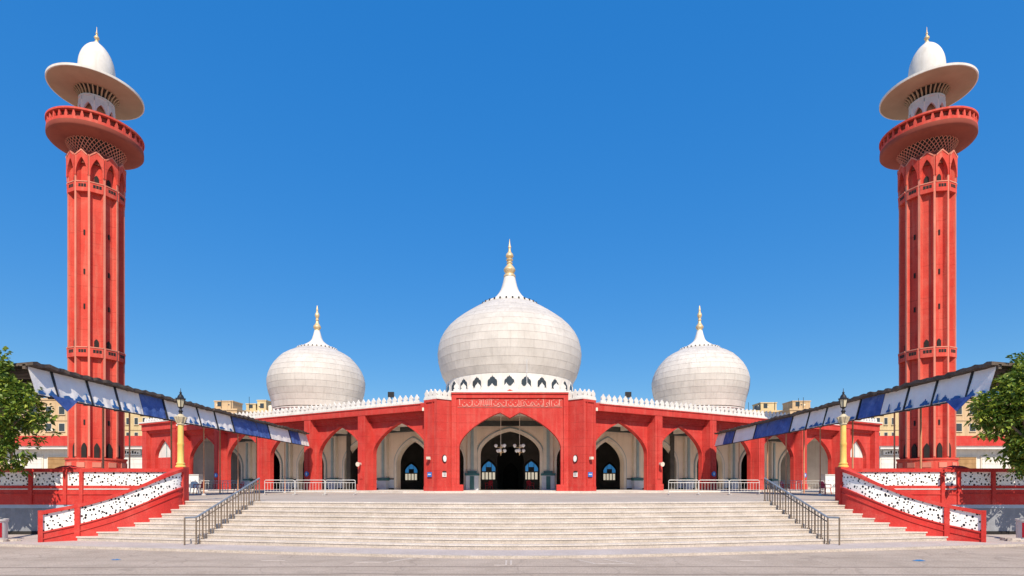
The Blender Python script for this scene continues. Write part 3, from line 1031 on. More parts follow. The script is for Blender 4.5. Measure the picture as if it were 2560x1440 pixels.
def make_dome(px, D, sil, drum_r, drum_top, drum_bot, neck, fin, row, tile_w, nwin, win_w, win_z, win_h):
    X, Y = PX(px, D), D
    q = D / 1400
    prof = spline([(hw_ * q, PZ(y, D)) for hw_, y in sil])
    inner = [(max(r - 0.05, 0.02), z) for r, z in prof]
    dm = MB().lathe(inner, (X, Y), 64).build("dome", 'domebase', mosque, smooth=True)
    rows = resample(prof, row)
    for j in range(len(rows) - 1):
        (r0, z0), (r1, z1) = rows[j], rows[j + 1]
        n = max(10, int(2 * pi * max(r0, r1) / tile_w))
        dl = sqrt((r1 - r0) ** 2 + (z1 - z0) ** 2) or 1
        nr, nz = (z1 - z0) / dl, -(r1 - r0) / dl
        g = 0.011
        b = MB()
        off = random.random()
        for k in range(n):
            for part in range(1):
                a0 = 2 * pi * (k + off) / n + 0.004 / max(r0, 1)
                a1 = 2 * pi * (k + 1 + off) / n - 0.004 / max(r0, 1)
                vs_, fs_ = [], []
                m = 3
                lift = random.uniform(-0.004, 0.004)
                for i in range(m + 1):
                    a = a0 + (a1 - a0) * i / m
                    for (rr, zz) in ((r0 + (r1 - r0) * g / dl, z0 + (z1 - z0) * g / dl), (r1 - (r1 - r0) * g / dl, z1 - (z1 - z0) * g / dl)):
                        vs_.append((X + (rr + nr * lift) * cos(a), Y + (rr + nr * lift) * sin(a), zz + nz * lift))
                    for (rr, zz) in ((r0, z0), (r1, z1)):
                        vs_.append((X + (rr - 0.05) * cos(a), Y + (rr - 0.05) * sin(a), zz))
                for i in range(m):
                    o, p = i * 4, i * 4 + 4
                    fs_ += [(o, p, p + 1, o + 1), (o + 1, p + 1, p + 3, o + 3), (p, o, o + 2, p + 2)]
                b.add(vs_, fs_)
        b.build("tile_course", 'dome', dm, smooth=True, recalc=False)
    # drum
    dr = MB().lathe([(drum_r, drum_bot), (drum_r, drum_top - 0.12), (drum_r + 0.1, drum_top - 0.1), (drum_r + 0.1, drum_top),
                     (drum_r - 0.5, drum_top + 0.05)], (X, Y), 64).build("drum", 'white', dm, smooth=True)
    for k in range(nwin):
        a = -pi / 2 + 2 * pi * (k + (0 if nwin % 2 else 0)) / nwin
        if sin(a) > 0.25:
            continue

        def dxf(x, y, z, a=a):
            rr = drum_r - 0.03 - y
            return (X + rr * cos(a) - x * sin(a), Y + rr * sin(a) + x * cos(a), z)
        o = [(-win_w / 2, 0), (-win_w / 2, 0.45 * win_h), (-win_w * 0.42, 0.62 * win_h), (-win_w * 0.3, 0.66 * win_h),
             (-win_w * 0.2, 0.84 * win_h), (-win_w * 0.08, 0.86 * win_h), (0, win_h)]
        o = o + [(-x, z) for x, z in reversed(o[:-1])]
        MB().plate([(x, z + win_z) for x, z in o], -0.07, 0.1, dxf).build("drum_window", 'pane', dm)
        o2 = [(x * 1.16, (z * 1.09) + win_z) for x, z in o]
        MB().plate(o2, -0.05, 0.1, dxf).build("window_surround", 'white', dm)
    # neck and finial
    nk = spline([(hw_ * q, PZ(y, D)) for hw_, y in neck], 5)
    MB().lathe(nk, (X, Y), 28).build("neck", 'white', dm, smooth=True)
    NPT = 30
    for sgn in range(NPT):
        a = 2 * pi * sgn / NPT
        rr, zz = neck[0][0] * q, PZ(neck[0][1], D)

        def pxf(x, y, z, a=a, rr=rr, zz=zz):
            R_ = rr + 0.02 - y
            return (X + R_ * cos(a) - x * sin(a), Y + R_ * sin(a) + x * cos(a), z + zz)
        wd = 2 * pi * rr / NPT * 0.42
        MB().box(-wd * 0.3, wd * 0.3, -0.13, 0.0, 0.0, wd * 0.8, pxf).build("petal_hole", 'dark', dm)
        MB().plate([(-wd, -0.28), (-wd, 0.02), (0, 0.2), (wd, 0.02), (wd, -0.28)], -0.12, 0.15, pxf).build("lotus_petal", 'dome', dm)
    fp = spline([(hw_ * q, PZ(y, D)) for hw_, y in fin], 5)
    MB().lathe([(max(r, 0.012), z) for r, z in fp], (X, Y), 20).build("finial", 'gold', dm, smooth=True)
    return dm


random.seed(9)
make_dome(1274, 60, [(158, 962), (166, 948), (172, 930), (177, 910), (178.5, 893), (177, 877), (168, 849), (146, 820), (107, 790), (67, 766), (40, 752)],
          157 * 60 / 1400, 13.15, 8.4,
          [(69, 769), (68, 764), (56, 758), (44, 752), (33, 742), (24, 729), (18.5, 714), (15, 699), (13.5, 692)],
          [(15, 693), (14, 688), (10, 686), (14, 678), (14.5, 674), (10, 667), (6, 662), (8, 658), (5, 655), (9, 650), (5, 647), (9.5, 642), (8.5, 636), (4, 630), (3, 622), (4, 618), (2, 612), (0.5, 598)],
          0.78, 1.25, 26, 0.95, 11.5, 1.0)
for (px, D) in ((793, 60), (1749, 60)):
    make_dome(px, D, [(hw2 * 0.955, y2) for hw2, y2 in ((109, 1027), (112, 1006), (118, 988), (122, 966), (122, 955), (118, 938), (107, 917), (87, 895), (69, 884), (44, 873), (26, 867))],
              102 * 60 / 1400, 9.9, 8.4,
              [(45, 876), (43, 872), (33, 866), (22, 859), (14, 851), (10, 840), (7.5, 830), (7, 827)],
              [(7, 828), (6, 825), (9, 820), (9, 816), (5, 810), (3, 803), (4.5, 800), (3, 797), (5.5, 790), (5, 785), (2.5, 780), (2.5, 774), (0.6, 764)],
              0.62, 1.0, 22, 0.85, 8.85, 1.0)

# thin mast and lamps on the roof
tag(MB().tube((PX(1317, 44.2), 44.0, PT - 0.2), (PX(1317, 44.2), 44.0, PZ(900, 44.2)), 0.035).build("roof_mast", 'metal'),
    "thin pale mast standing on the roof above the central gate", "mast")
for (px, D, nm) in ((977, 47.0, 0), (1571, 47.0, 1)):
    X = PX(px, D)
    fl = thing("floodlight", "black floodlight standing among the white merlons on the mosque parapet", "floodlight", (X, D, TOPZ),
               "roof floodlights")
    MB().tube((X, D + 0.15, 8.5), (X, D + 0.15, TOPZ + 1.0), 0.03).build("stand", 'black', fl)
    MB().box(X - 0.25, X + 0.25, D - 0.02, D + 0.2, TOPZ + 0.8, TOPZ + 1.25).build("lamp_housing", 'black', fl)

# ------------------------------------------------------------------ signs and fittings on the mosque front
for s in (-1, 1):
    def face_xf(s):
        bx, by, ax, ay = 5.54, 42.6, 6.62, 43.46
        L_ = sqrt((ax - bx) ** 2 + (ay - by) ** 2)
        ux, uy = (ax - bx) / L_, (ay - by) / L_
        return lambda u, v, z: (CX + s * (bx + ux * u + uy * v), by + uy * u - ux * v, z)
    fx = face_xf(s)

    def inner_xf(s):
        bx, by, ax, ay = 5.54, 42.6, 4.52, 43.4
        L_ = sqrt((ax - bx) ** 2 + (ay - by) ** 2)
        ux, uy = (ax - bx) / L_, (ay - by) / L_
        return lambda u, v, z: (CX + s * (bx + ux * u - uy * v), by + uy * u + ux * v, z)
    ix = inner_xf(s)
    # blue sign on the outer face
    p = fx(0.75, 0.07, 2.7)
    sg = thing("sign", "small rectangular blue sign with white lettering on red pier beside the gate", "sign", (p[0], p[1], 2.66), "blue gate signs")
    MB().box(0.5, 0.98, -0.01, 0.1, 2.66, 3.02, fx).build("plate", 'sign', sg)
    b = MB()
    for k in range(5):
        b.box(0.57 + k * 0.07, 0.615 + k * 0.07, 0.1, 0.108, 2.8, 2.88 + 0.03 * (k % 2), fx)
    b.build("lettering", 'paper', sg)
    cc = fx(0.72, 0.07, 4.0)
    cm = thing("security_camera", "small cream camera on a bracket high on the gate pier", "camera", (cc[0], cc[1], 3.95), "gate pier cameras")
    MB().box(0.68, 0.78, -0.01, 0.2, 3.97, 4.05, fx).build("bracket", 'cream', cm)
    MB().box(0.6, 0.86, 0.12, 0.32, 4.0, 4.2, fx).build("camera_body", 'cream', cm)
    # oval lamp and notice board on the inner face
    p = ix(0.6, 0.0, 3.9)
    lm = thing("wall_lamp", "oval white wall lamp with black rim on gate pier", "lamp", (p[0], p[1], 3.8), "oval gate lamps")
    ring = [(0.62 + 0.19 * cos(q), 4.05 + 0.3 * sin(q)) for q in [k * pi / 8 for k in range(16)]]
    ring2 = [(0.62 + 0.14 * cos(q), 4.05 + 0.24 * sin(q)) for q in [k * pi / 8 for k in range(16)]]
    MB().plate(ring, -0.02, 0.07, ix).build("rim", 'black', lm)
    MB().plate(ring2, 0.07, 0.13, ix).build("lamp_glass", 'paper', lm)
    nb = thing("notice_box", "small white notice box under the oval lamp on gate pier", "notice", (p[0], p[1], 2.65), "gate notice boxes")
    MB().box(0.45, 0.79, -0.02, 0.07, 2.66, 3.0, ix).build("board", 'paper', nb)
    MB().plate([(0.45, 3.0), (0.79, 3.0), (0.74, 3.1), (0.5, 3.1)], -0.02, 0.1, ix).build("cover", 'dark', nb)
    b = MB()
    for k in range(3):
        b.box(0.5, 0.74, 0.07, 0.076, 2.72 + 0.08 * k, 2.75 + 0.08 * k, ix)
    b.build("lettering", 'dark', nb)
    # things on the wing piers
    xf = wing_xf(s)
    for t, kindp in ((6.5, 'horn'), (13.3, 'disc'), (27.1, 'disc')):
        if kindp == 'disc':
            p = xf(t, 0.07, 2.9)
            lab = "round blue sign on the second red pier from the gate" if t < 20 else "round blue sign on the red pier near the end of the arcade"
            dsk = thing("round_sign", lab, "sign", (p[0], p[1], 2.8), "round blue signs on the " + ("second" if t < 20 else "far") + " piers")
            o = [(t + 0.24 * cos(q), 3.05 + 0.24 * sin(q)) for q in [k * pi / 8 for k in range(16)]]
            MB().plate(o, 0.0, 0.09, xf).build("disc", 'sign', dsk)
            MB().plate([(t - 0.05, 2.93), (t + 0.05, 2.93), (t + 0.05, 3.17), (t - 0.05, 3.17)], 0.09, 0.097, xf).build("pictogram", 'paper', dsk)
        else:
            p = xf(t, 0.07, 3.7)
            hs = thing("horn_speaker", "small pale horn speaker fixed to the first red pier from the gate", "speaker", (p[0], p[1], 3.7), "pier horn speakers")
            MB().box(t - 0.05, t + 0.05, 0.0, 0.2, 3.75, 3.95, xf).build("bracket", 'metal', hs)
            p0, p1 = xf(t, 0.12, 3.85), xf(t - 0.05, 0.5, 3.8)
            MB().tube(p0, p1, 0.06, 0.2, 14).build("horn", 'cream', hs)

# chandeliers in the gate porch
for px in (1252, 1299):
    X = PX(px, 46.5)
    Y = 46.5
    ch = thing("chandelier", "white glass chandelier hanging on a long rod inside the central gate arch", "chandelier", (X, Y, 4.2), "gate porch chandeliers")
    MB().tube((X, Y, 8.0), (X, Y, 5.2), 0.025).build("rod", 'cream', ch)
    MB().lathe([(0.03, 5.3), (0.07, 5.2), (0.06, 5.0), (0.12, 4.8), (0.04, 4.6), (0.01, 4.45)], (X, Y), 14).build("stem", 'gold', ch, smooth=True)
    for k in range(6):
        a = k * pi / 3 + 0.3
        rr, z = (0.42, 5.15) if k % 2 else (0.34, 4.75)
        px_, py_ = X + rr * cos(a), Y + rr * sin(a)
        MB().tube((X, Y, z), (px_, py_, z), 0.02).build("arm", 'gold', ch)
        MB().lathe([(0.03, z - 0.02), (0.13, z + 0.08), (0.15, z + 0.17), (0.1, z + 0.26), (0.02, z + 0.28)], (px_, py_), 12).build("lamp_shade", 'paper', ch, smooth=True)


# ------------------------------------------------------------------ minarets
def minaret(px, s):
    D = 40.0
    X, Y = PX(px, D), D
    mn = thing("minaret", "tall red fluted minaret with round gallery, wide white disc roof and small dome", "minaret",
               (X, Y, TERR), "twin minarets")
    R, RB = 1.66, 1.38
    NS = 12
    a_off = atan2(-Y, -X) + radians(15)       # a rib looks at the steps
    def pol(r, deg, k):
        a = a_off + radians(30 * k + deg)
        return (X + r * cos(a), Y + r * sin(a))
    poly = []
    for k in range(NS):
        poly += [pol(R - 0.03, -2.4, k), pol(R - 0.03, 2.4, k), pol(RB, 5.6, k), pol(RB * 0.985, 15, k), pol(RB, 24.4, k)]
    shaft = MB().prism(poly, TERR - 0.02, 24.3).build("shaft", 'redmin', mn)
    for k in range(NS):
        b = MB()
        p = [pol(R - 0.08, -2.4, k), pol(R + 0.02, -2.1, k), pol(R + 0.02, 2.1, k), pol(R - 0.08, 2.4, k)]
        b.prism(p, 4.0, 24.72)
        b.build("rib", 'rib', mn)
    ch = 2 * R * sin(radians(15))
    hc = ch / 2 - 0.055

    def sector_xf(k, r):
        a = a_off + radians(30 * k + 15)
        rr = r
        return lambda x, y, z: (X + (rr - y) * cos(a) - x * sin(a), Y + (rr - y) * sin(a) + x * cos(a), z)
    rch = R * cos(radians(15))
    for k in range(NS):
        xf = sector_xf(k, rch)
        cv = pcurve(23.5, 24.5, 0.45)
        tf = lambda x: 24.64 + 0.32 * max(0, 1 - abs(x) / hc)
        h = MB().archwall(-hc - 0.04, hc + 0.04, hc - 0.02, 0, 23.3, cv, 24.8, -0.1, 0.16, xf, n=8, topf=tf).build("hood", 'redmin', mn)
        ks = [-1 + q / 6 for q in range(13)]
        MB().plate([(hc * q, 24.60 + 0.34 * (1 - abs(q))) for q in ks] + [(hc * q, 24.70 + 0.36 * (1 - abs(q))) for q in reversed(ks)],
                   -0.13, 0.1, xf).build("hood_edge", 'rib', h)
        # small balconies in the flutes
        for zb in (22.2, 10.85):
            sl = MB().plate([(-hc, zb), (hc, zb), (hc, zb + 0.14), (-hc, zb + 0.14)], -0.06, 0.42, xf).build("balcony", 'redmin', mn)
            MB().box(-hc, hc, -0.06, 0.04, zb + 0.14, zb + 0.62, xf).build("balcony_parapet", 'redmin', sl)
            MB().box(-hc, hc, -0.09, 0.06, zb + 0.62, zb + 0.69, xf).build("balcony_rail", 'rib', sl)
            for q in range(3):
                x0 = -hc + 0.12 + q * (2 * hc - 0.24) / 3
                MB().box(x0 + 0.05, x0 + 0.19, -0.068, -0.03, zb + 0.28, zb + 0.5, xf).build("parapet_hole", 'dark', sl)
            # dark doorway in the flute
            if k % 3 != 1:
                MB().archplate(0.13, -0.02, zb + 0.6, pcurve(zb + 1.1, zb + 1.3, 0.5), 0.2, 0.4, xf).build("doorway", 'dark', sl)
        for zq in (6.2, 14.2, 16.6, 19.3):
            if k % 2 == 0:
                MB().box(-0.05, 0.05, 0.2, 0.4, zq, zq + 0.35, xf).build("slit_window", 'dark', shaft)
    # base gallery
    bg_ = MB().lathe([(R - 0.3, TERR), (R - 0.3, 2.75), (R + 0.16, 3.0), (R + 0.16, 3.12), (R + 0.1, 3.12), (R + 0.1, 3.75), (R + 0.16, 3.78),
                      (R + 0.16, 3.9), (R - 0.2, 3.9)], (X, Y), 48).build("base_gallery", 'redmin', mn, smooth=True)
    for k in range(NS):
        xf = sector_xf(k, R + 0.1)
        MB().box(-0.25, 0.25, -0.03, 0.03, 3.25, 3.6, xf).build("parapet_panel", 'rib', bg_)
        MB().archplate(0.16, 0, 3.9, pcurve(4.6, 4.95, 0.5), 0.3, 0.5, xf).build("doorway", 'dark', bg_)
    # neck, lattice flare, gallery
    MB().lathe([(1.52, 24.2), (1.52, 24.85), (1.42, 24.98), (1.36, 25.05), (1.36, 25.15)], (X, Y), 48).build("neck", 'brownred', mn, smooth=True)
    fl = MB().lathe([(1.30, 25.1), (1.38, 25.35), (1.55, 25.7), (1.74, 25.92)], (X, Y), 48).build("flare", 'dark', mn, smooth=True)
    NL = 40
    for sgn in (1, -1):
        b = MB()
        for k in range(NL):
            a0 = 2 * pi * k / NL
            prev = None
            for q in range(7):
                u = q / 6
                r = 1.36 + 0.44 * u ** 1.3
                z = 25.08 + 0.86 * u
                a = a0 + sgn * u * 2 * pi / NL * 3
                p = (X + r * cos(a), Y + r * sin(a), z)
                if prev:
                    b.tube(prev, p, 0.026, n=4)
                prev = p
        b.build("lattice", 'rib', fl)
    GR = 2.83
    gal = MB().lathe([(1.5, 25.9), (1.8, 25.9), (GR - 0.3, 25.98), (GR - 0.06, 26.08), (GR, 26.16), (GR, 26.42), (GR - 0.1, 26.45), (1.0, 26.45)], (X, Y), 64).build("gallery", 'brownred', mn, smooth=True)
    MB().lathe([(GR - 0.16, 26.42), (GR - 0.02, 26.42), (GR - 0.02, 26.62), (GR - 0.16, 26.62)], (X, Y), 64).build("gallery_kerb", 'redmin', gal, smooth=True)
    NP = 36
    for k in range(NP):
        a = 2 * pi * k / NP

        def pxf(x, y, z, a=a):
            rr = GR - 0.09 - y
            return (X + rr * cos(a) - x * sin(a), Y + rr * sin(a) + x * cos(a), z)
        MB().plate([(-0.09, 26.6), (0.09, 26.6), (0.1, 26.75), (0.05, 26.95), (0.05, 27.1), (-0.05, 27.1), (-0.05, 26.95), (-0.1, 26.75)], -0.05, 0.05, pxf).build("baluster", 'redmin', gal)
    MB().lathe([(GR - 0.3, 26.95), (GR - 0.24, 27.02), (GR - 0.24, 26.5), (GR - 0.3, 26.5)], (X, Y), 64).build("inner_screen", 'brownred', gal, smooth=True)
    MB().lathe([(GR - 0.15, 27.08), (GR + 0.03, 27.08), (GR + 0.03, 27.2), (GR - 0.15, 27.2)], (X, Y), 64).build("gallery_rail", 'redmin', gal, smooth=True)
    # lantern colonnade
    NC = 8
    lan = MB().lathe([(0.62, 26.44), (0.62, 29.3)], (X, Y), 32).build("lantern_core", 'hatunder', mn, smooth=True)
    for k in range(NC):
        a = a_off + 2 * pi * k / NC

        def lxf(x, y, z, a=a):
            rr = 0.98 - y
            return (X + rr * cos(a) - x * sin(a), Y + rr * sin(a) + x * cos(a), z)
        hw_ = 0.98 * sin(pi / NC) * 1.02
        MB().archwall(-hw_, hw_, hw_ - 0.09, 0, 26.44, pcurve(28.2, 28.75, 0.4), 29.2, -0.02, 0.12, lxf, n=7).build("lantern_arch", 'parapetwhite', lan)
        a2 = a + pi / NC
        MB().tube((X + 1.03 * cos(a2), Y + 1.03 * sin(a2), 26.44), (X + 1.03 * cos(a2), Y + 1.03 * sin(a2), 28.9), 0.06, n=8).build("lantern_column", 'white', lan)
    MB().lathe([(0.95, 29.15), (1.06, 29.2), (1.06, 29.32), (0.9, 29.34)], (X, Y), 32).build("lantern_ring", 'parapetwhite', lan, smooth=True)
    # bracket leaves below the disc roof
    MB().lathe([(0.8, 29.3), (0.95, 29.55), (1.25, 29.83)], (X, Y), 40).build("bracket_cone", 'dark', mn, smooth=True)
    for k in range(28):
        a = 2 * pi * k / 28

        def bxf(x, y, z, a=a):
            rr = 1.0 - y
            return (X + rr * cos(a) - x * sin(a), Y + rr * sin(a) + x * cos(a), z)
        b = MB()
        b.add([(-0.03, -0.0, 29.3), (0.03, 0.0, 29.3), (-0.05, -0.12, 29.6), (0.05, -0.12, 29.6), (-0.035, -0.34, 29.84), (0.035, -0.34, 29.84),
               (-0.03, 0.1, 29.35), (0.03, 0.1, 29.35), (-0.05, 0, 29.65), (0.05, 0, 29.65), (-0.035, -0.25, 29.9), (0.035, -0.25, 29.9)],
              [(0, 1, 3, 2), (2, 3, 5, 4), (7, 6, 8, 9), (9, 8, 10, 11), (0, 2, 8, 6), (2, 4, 10, 8), (3, 1, 7, 9), (5, 3, 9, 11), (4, 5, 11, 10), (1, 0, 6, 7)], bxf)
        b.build("bracket", 'hatunder', mn)
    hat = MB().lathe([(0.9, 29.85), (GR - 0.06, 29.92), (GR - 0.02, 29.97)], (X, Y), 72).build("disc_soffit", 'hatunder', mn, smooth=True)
    MB().lathe([(GR - 0.03, 29.93), (GR + 0.02, 29.93), (GR + 0.02, 30.08), (GR - 0.2, 30.18), (1.3, 30.38), (0.8, 30.42)], (X, Y), 72).build("disc_roof", 'white', mn, smooth=True)
    dp = spline([(1.0, 30.35), (1.07, 30.9), (1.1, 31.4), (1.08, 31.9), (0.98, 32.4), (0.8, 32.85), (0.55, 33.22), (0.3, 33.46), (0.16, 33.58), (0.12, 33.68)])
    dm = MB().lathe(dp, (X, Y), 40).build("dome", 'white', mn, smooth=True)
    fp = spline([(0.16, 33.55), (0.12, 33.7), (0.07, 33.78), (0.17, 33.95), (0.08, 34.1), (0.05, 34.2), (0.08, 34.28), (0.03, 34.4), (0.012, 34.75)], 4)
    MB().lathe([(max(r, 0.01), z) for r, z in fp], (X, Y), 16).build("finial", 'gold', dm, smooth=True)
    return mn


minaret(242, -1)
minaret(2317, 1)


# ------------------------------------------------------------------ stair side walls, lamp columns, terrace walls
WT = [(104, 1278), (203, 1259), (283, 1237), (354, 1211), (420, 1184), (449, 1173), (465, 1171)]


def ytop(px):
    for (x0, y0), (x1, y1) in zip(WT[:-1], WT[1:]):
        if px <= x1:
            return y0 + (y1 - y0) * (px - x0) / (x1 - x0)
    return WT[-1][1]


base_pts = [(16.25, 19.3)] + SIDE
PXS = [104] + ENDPX
# densify
PL = []
for i in range(len(base_pts) - 1):
    for k in range(4):
        t = k / 4
        PL.append(tuple(base_pts[i][j] * (1 - t) + base_pts[i + 1][j] * t for j in (0, 1)))
PL.append(base_pts[-1])
for _ in range(6):
    PL = [PL[0]] + [tuple((PL[i - 1][j] + 2 * PL[i][j] + PL[i + 1][j]) / 4 for j in (0, 1)) for i in range(1, len(PL) - 1)] + [PL[-1]]
ZT = [PZ(ytop(1280 - X * 1400 / D), D) for X, D in PL]
for _ in range(2):
    ZT = [ZT[0]] + [(ZT[i - 1] + 2 * ZT[i] + ZT[i + 1]) / 4 for i in range(1, len(ZT) - 1)] + [ZT[-1]]


def stair_wall(s):
    # order the points so that the left normal points outwards, away from the steps
    pts = [(s * X, D) for X, D in PL]
    zt = list(ZT)
    if s > 0:
        pts, zt = pts[::-1], zt[::-1]
    n = len(pts)
    sw = thing("stair_wall", "curved red side wall of the steps with pierced white panels", "wall",
               (pts[n // 2][0], pts[n // 2][1], PAVE), "stair side walls")
    lo = [z - 0.74 for z in zt]
    hi = [z - 0.12 for z in zt]
    MB().sweep(pts, 0.0, lo, 0.0, 0.26).build("lower_wall", 'redbright', sw)
    MB().sweep(pts, [z - 0.98 for z in zt], [z - 0.94 for z in zt], -0.03, 0.0).build("ledge", 'redbright', sw)
    MB().sweep(pts, [z - 0.76 for z in zt], [z - 0.71 for z in zt], -0.035, 0.29).build("ledge", 'redbright', sw)
    MB().sweep(pts, hi, zt, -0.05, 0.31).build("coping", 'redbright', sw)
    MB().sweep(pts, [z - 0.02 for z in lo], [z + 0.01 for z in hi], 0.17, 0.20).build("added_hole_backing", 'grey', sw)  # sheet added behind the panels to keep their holes dark
    # posts: both ends and one between
    def at(i):
        return pts[i], zt[i]
    ipost = min(range(n), key=lambda i: abs((1280 - abs(pts[i][0]) * 1400 / pts[i][1]) - 199))
    idx = sorted([0, ipost, n - 1])
    for j in idx:
        (x, y), z = at(j)
        a, c = pts[max(j - 1, 0)], pts[min(j + 1, n - 1)]
        l = sqrt((c[0] - a[0]) ** 2 + (c[1] - a[1]) ** 2)
        ux, uy = (c[0] - a[0]) / l, (c[1] - a[1]) / l
        hwid = 0.08 if j == ipost else (0.06 if abs(x) > 15 else 0.1)
        topz = z + (0.0 if j == ipost else 0.03)

        def pf(u, v, zz, x=x, y=y, ux=ux, uy=uy):
            return (x + ux * u - uy * v, y + uy * u + ux * v, zz)
        foot = 0.0
        MB().box(-hwid, hwid, -0.045, 0.3, foot, topz - 0.005, pf).build("post", 'redbright', sw)
    for (i0, i1) in zip(idx[:-1], idx[1:]):
        MB().sweep(pts[i0:i1 + 1], lo[i0:i1 + 1], hi[i0:i1 + 1], 0.03, 0.05).build("pierced_panel", 'jali', sw)
    return sw


def lamp_column(s):
    X, D = SIDE[8]
    D += 0.05
    x = s * (X + 0.16)
    z0 = ZT[-1]
    # block that carries the column
    lc = thing("lamp_column", "yellow column with ornate black lantern at the head of the steps", "lamp post", (x, D, TERR), "yellow lamp columns")
    MB().box(x - 0.2, x + 0.2, D - 0.18, D + 0.22, TERR - 0.02, z0 + 0.06).build("pedestal", 'redbright', lc)
    col = [(0.19, z0 + 0.05), (0.19, z0 + 0.1), (0.14, z0 + 0.14), (0.16, z0 + 0.2), (0.115, z0 + 0.26), (0.11, z0 + 0.9), (0.12, z0 + 0.93),
           (0.12, z0 + 1.0), (0.105, z0 + 1.04), (0.1, z0 + 1.72)]
    MB().lathe(col, (x, D), 20).build("column", 'yellow', lc, smooth=True)
    cap = MB().lathe([(0.1, z0 + 1.7), (0.14, z0 + 1.74), (0.11, z0 + 1.8), (0.16, z0 + 1.92), (0.2, z0 + 2.02), (0.12, z0 + 2.08), (0.08, z0 + 2.14)], (x, D), 20).build("capital", 'capital', lc, smooth=True)
    for k in range(8):
        a = k * pi / 4
        MB().tube((x + 0.13 * cos(a), D + 0.13 * sin(a), z0 + 1.8), (x + 0.21 * cos(a), D + 0.21 * sin(a), z0 + 2.03), 0.025, 0.04, 6).build("capital_leaf", 'capital', cap)
    MB().lathe([(0.07, z0 + 2.1), (0.05, z0 + 2.2), (0.09, z0 + 2.25), (0.04, z0 + 2.32), (0.04, z0 + 2.38)], (x, D), 14).build("lantern_stem", 'black', lc, smooth=True)
    za, zb = z0 + 2.38, z0 + 2.72
    lan = MB().lathe([(0.04, za - 0.02), (0.10, za + 0.02), (0.11, za + 0.04)], (x, D), 6).build("lantern_base", 'black', lc)
    for k in range(6):
        a, a2 = k * pi / 3, (k + 1) * pi / 3
        r0, r1 = 0.10, 0.155
        p = [(x + r * cos(q), D + r * sin(q), z) for r, q, z in ((r0, a, za + 0.03), (r0, a2, za + 0.03), (r1, a2, zb), (r1, a, zb))]
        c_ = Vector((x, D, (za + zb) / 2))
        b = MB()
        inn = [tuple(Vector(q) + (c_ - Vector(q)) * 0.06) for q in p]
        b.add(p + inn, [(0, 1, 2, 3), (7, 6, 5, 4), (0, 4, 5, 1), (1, 5, 6, 2), (2, 6, 7, 3), (3, 7, 4, 0)])
        b.build("lantern_pane", 'glass', lan)
        MB().tube(p[0], p[3], 0.014, n=5).build("lantern_bar", 'black', lan)
        MB().tube((x + 0.16 * cos(a), D + 0.16 * sin(a), zb), (x + 0.2 * cos(a), D + 0.2 * sin(a), zb + 0.05), 0.015, 0.005, 5).build("lantern_crocket", 'black', lan)
    MB().lathe([(0.17, zb - 0.01), (0.18, zb + 0.02), (0.12, zb + 0.07), (0.1, zb + 0.13), (0.06, zb + 0.19), (0.03, zb + 0.22), (0.05, zb + 0.26), (0.015, zb + 0.31), (0.006, zb + 0.44)], (x, D), 12).build("lantern_roof", 'black', lan, smooth=True)


